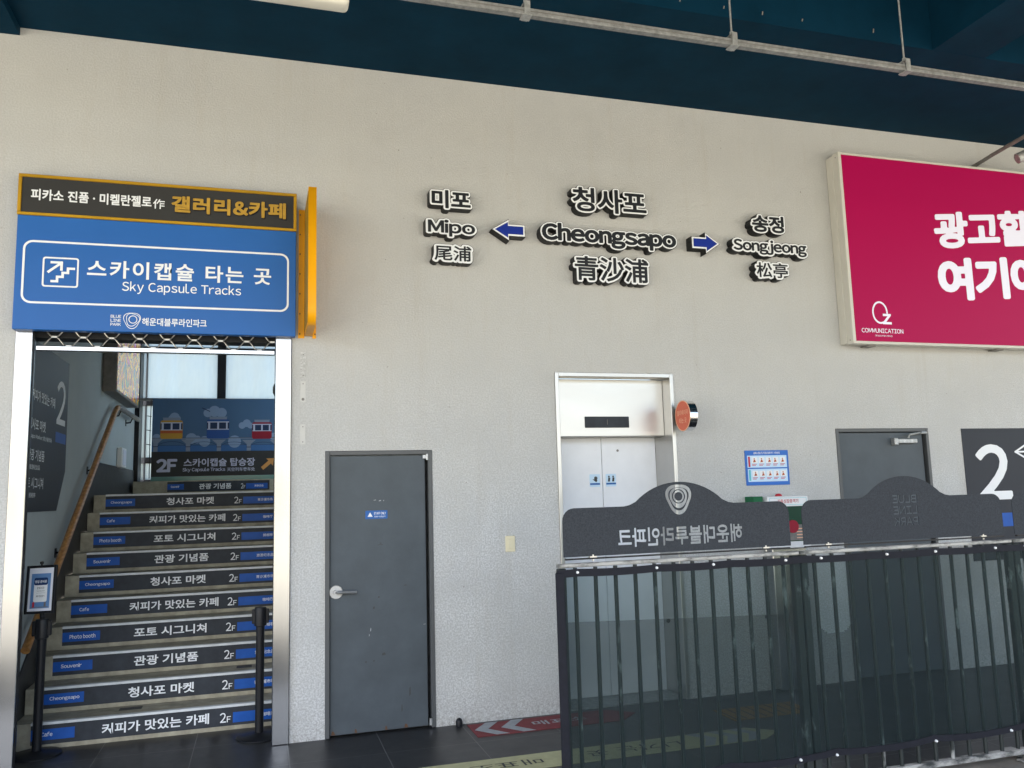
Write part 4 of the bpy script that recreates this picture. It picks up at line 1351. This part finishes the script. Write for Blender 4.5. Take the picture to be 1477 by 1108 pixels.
# ------------------------------------------------------------------ fence of bars with name boards
YF = -2.2
def board_outline(x0, x1, cx, zb, zt, zh, hw):
    pts = [(x0, zb), (x1, zb)]
    r = .07
    for k in range(7):
        a = PI / 2 * k / 6
        pts.append((x1 - r + r * math.cos(a), zt - r + r * math.sin(a)))
    # flat shoulder, concave fillet, crown
    R = (hw ** 2 + (zh - zt) ** 2) / (2 * (zh - zt))
    crown = []
    a0 = math.asin(hw / R)
    for k in range(21):
        a = a0 - 2 * a0 * k / 20
        crown.append((cx + R * math.sin(a), zh - R + R * math.cos(a)))
    pts.append((cx + hw + .05, zt)); pts.append((cx + hw + .015, zt + .006))
    pts += [p for p in crown[1:-1]]
    pts.append((cx - hw - .015, zt + .006)); pts.append((cx - hw - .05, zt))
    for k in range(7):
        a = PI / 2 + PI / 2 * k / 6
        pts.append((x0 + r + r * math.cos(a), zt - r + r * math.sin(a)))
    return pts
def panel(x0, x1, label, kind):
    t = thing('fence_panel', label, 'fence', ((x0 + x1) / 2, YF, 0), 0, 'fence panels with name boards')
    part('top_rail', MB().box(x0 + .002, x1 - .002, YF - .018, YF + .018, 1.338, 1.359, .004), 'rail', t)
    part('bottom_rail', MB().box(x0 + .002, x1 - .002, YF - .022, YF + .022, .055, .088, .004), 'rail', t)
    for x in (x0 + .026, x1 - .026):
        part('post', MB().box(x - .022, x + .022, YF - .021, YF + .021, .0, 1.334, .004), 'bar', t)
    n = 12
    for i in range(n):
        x = x0 + .105 + i * (x1 - x0 - .21) / (n - 1)
        part('bar', MB().cyl((x, YF, .088), (x, YF, 1.335), .0118, n=10), 'bar', t, True)
    for x in (x0 + .026, x1 - .026): part('foot', MB().box(x - .04, x + .04, YF - .22, YF + .22, .001, .022, .004) if kind == 3 else MB().box(x - .05, x + .05, YF - .05, YF + .05, .0, .008, .002), 'rail', t)
    a, b = x0 + .042, x1 - .042
    cx = (a + b) / 2
    outline = board_outline(a, b, cx, 1.392, 1.652, 1.780, .295)
    loops = [outline]
    F = front(YF)
    if kind == 1:
        xs, ys, D, lo, hi = glyph_field('해운대블루라인파크', .1, .02)
        fit = fit_box(lo, hi, cx - .385, cx + .39, 1.432, 1.530, True)
        loops += map_loops(contours(xs, ys, D, .028), fit)
        c2 = cx - .005
        loops += [pick(c2, 1.692, .080), pick(c2, 1.692, .061)]
        loops += [pick(c2, 1.696, .056, sharp=.06), circle(c2, 1.698, .040)]
        loops += [circle(c2, 1.698, .035), circle(c2, 1.698, .024)]
    elif kind == 2:
        for i, w in enumerate(('BLUE', 'LINE', 'PARK')):
            xs, ys, D, lo, hi = glyph_field(w, .08, .02)
            fit = fit_box(lo, hi, cx - .09, cx + .09, 1.615 - i * .068, 1.662 - i * .068, True)
            loops += map_loops(contours(xs, ys, D, .022), fit)
    bo = part('name_board', MB().loops(F, loops, -.0022, .0022), 'board', t)
    sp = MB()
    for x in (a + .17, b - .17): sp.box(x - .004, x + .004, YF - .004, YF + .004, 1.366, 1.40).box(x - .02, x + .02, YF - .007, YF + .007, 1.3845, 1.3915)
    part_split('spigot', sp, 'steel2', t)
    part('board_channel', MB().box(a + .01, b - .01, YF - .009, YF + .009, 1.376, 1.3842), 'black', t)
    return t
panel(1.515, 3.018, 'leftmost dark barred fence panel, its board cut with Korean letters and emblem', 1)
panel(3.022, 4.610, 'middle dark barred fence panel, its board cut with three short words', 2)
panel(4.614, 6.200, 'dark barred fence panel with a plain board at the right edge', 3)

def hang(name, x0, x1, z0, z1, y, m, parent, seedk, amp=.006, nx=90, nz=40, cut=None):
    mb = MB()
    rnd = random.Random(seedk)
    ph = [rnd.uniform(0, 6.3) for _ in range(8)]
    V, F = [], []
    for j in range(nz + 1):
        for i in range(nx + 1):
            u, v = i / nx, j / nz
            x = x0 + (x1 - x0) * u; z = z0(x) + (z1(x) - z0(x)) * v
            d = amp * (math.sin(x * 9 + ph[0] + 2 * v) * .5 + math.sin(z * 13 + x * 4 + ph[1]) * .35 + math.sin(z * 31 - x * 11 + ph[2]) * .22 + math.sin(x * 27 + z * 5 + ph[3]) * .2)
            V.append((x, y + d * (4 * v * (1 - v)) ** .35, z))
    for j in range(nz):
        for i in range(nx):
            a = j * (nx + 1) + i
            xm = (V[a][0] + V[a + 1][0]) / 2; zm = (V[a][2] + V[a + nx + 1][2]) / 2
            if cut and cut(xm, zm): continue
            F.append((a, a + 1, a + nx + 2, a + nx + 1))
    mb.add(V, F)
    return part(name, mb, m, parent, True)
sagb = lambda x: .190 + .022 * (1 - abs(math.sin((x - 3.157) * PI / .69)) ** .6)
sagt = lambda x: 1.334 - .006 * abs(math.sin((x - 1.62) * PI / .47))
t = thing('shade_netting', 'dark green see through netting tied along the front of fence', 'netting', (3.8, -2.23, .2))
hang('cloth', 1.512, 6.2, lambda x: sagb(x) + .02, lambda x: sagt(x) - .02, -2.228, 'net', t, 3, .006, 220, 50)
def hemband(zf, w, seedk):
    mb = MB()
    n = 240
    V = []
    for i in range(n + 1):
        x = 1.508 + (6.2 - 1.508) * i / n
        for dz, dy in ((-w / 2, -.004), (w / 2, -.004), (w / 2, .003), (-w / 2, .003)): V.append((x, -2.232 + dy + .002 * math.sin(x * 14 + seedk), zf(x) + dz))
    Fc = []
    for i in range(n):
        for k in range(4): Fc.append((i * 4 + k, i * 4 + (k + 1) % 4, i * 4 + 4 + (k + 1) % 4, i * 4 + 4 + k))
    return mb.add(V, Fc)
part('hem', hemband(lambda x: sagt(x) - .022, .040, 1), 'hem', t)
part('hem', hemband(lambda x: sagb(x) + .020, .036, 4), 'hem', t)
part('edge_sleeve', MB().box(1.497, 1.545, -2.242, -2.222, .20, 1.318, .006), 'hem', t)
ey0 = None
def eye(x, z):
    m = MB()
    m.cyl((x, -2.236, z), (x, -2.246, z), .0085, .006, 12)
    return part('eyelet', m, 'whitep', t)
for x in (1.619, 2.085, 2.437, 2.908, 3.149, 3.616, 3.978, 4.445, 4.688, 5.1, 5.5): eye(x, 1.314)
for x in (1.75, 2.35, 2.916, 3.157, 3.855, 4.426, 5.0): eye(x, .213)
tt = thing('backing_net', 'second dark net tied low behind the leftmost fence panel', 'netting', (2.27, -2.17, .2))
hang('cloth', 1.56, 2.955, lambda x: .21, lambda x: 1.046 - .045 * (x - 1.62) / 1.28, -2.168, 'net2', tt, 9, .004, 60, 30)
for x in (1.63, 2.17, 2.80): part('eyelet', MB().cyl((x, -2.172, 1.035 - .045 * (x - 1.62) / 1.28), (x, -2.178, 1.035 - .045 * (x - 1.62) / 1.28), .011, n=10), 'black', tt)
tt = thing('backing_net', 'second dark net with a rounded notch behind the middle panel', 'netting', (3.9, -2.17, .2))
def notch(x, z):
    if not 3.158 < x < 3.378: return False
    r = .11; zc = .93
    return z > zc + .0 or (x - 3.268) ** 2 / r ** 2 + (z - zc) ** 2 / .065 ** 2 < 1
hang('cloth', 2.957, 6.18, lambda x: .21, lambda x: 1.33, -2.168, 'net2', tt, 12, .004, 322, 112, notch)
cl = thing('pipe_clamp', 'black clamp with bright bolt low on the fence post at right', 'clamp', (4.62, -2.25, .17))
part('band', MB().cyl((4.612, -2.255, .13), (4.612, -2.255, .215), .036, n=18), 'black', cl, True)
part('bolt', MB().cyl((4.60, -2.29, .172), (4.60, -2.31, .172), .010, n=6).box(4.585, 4.625, -2.297, -2.29, .155, .19), 'chrome', cl)
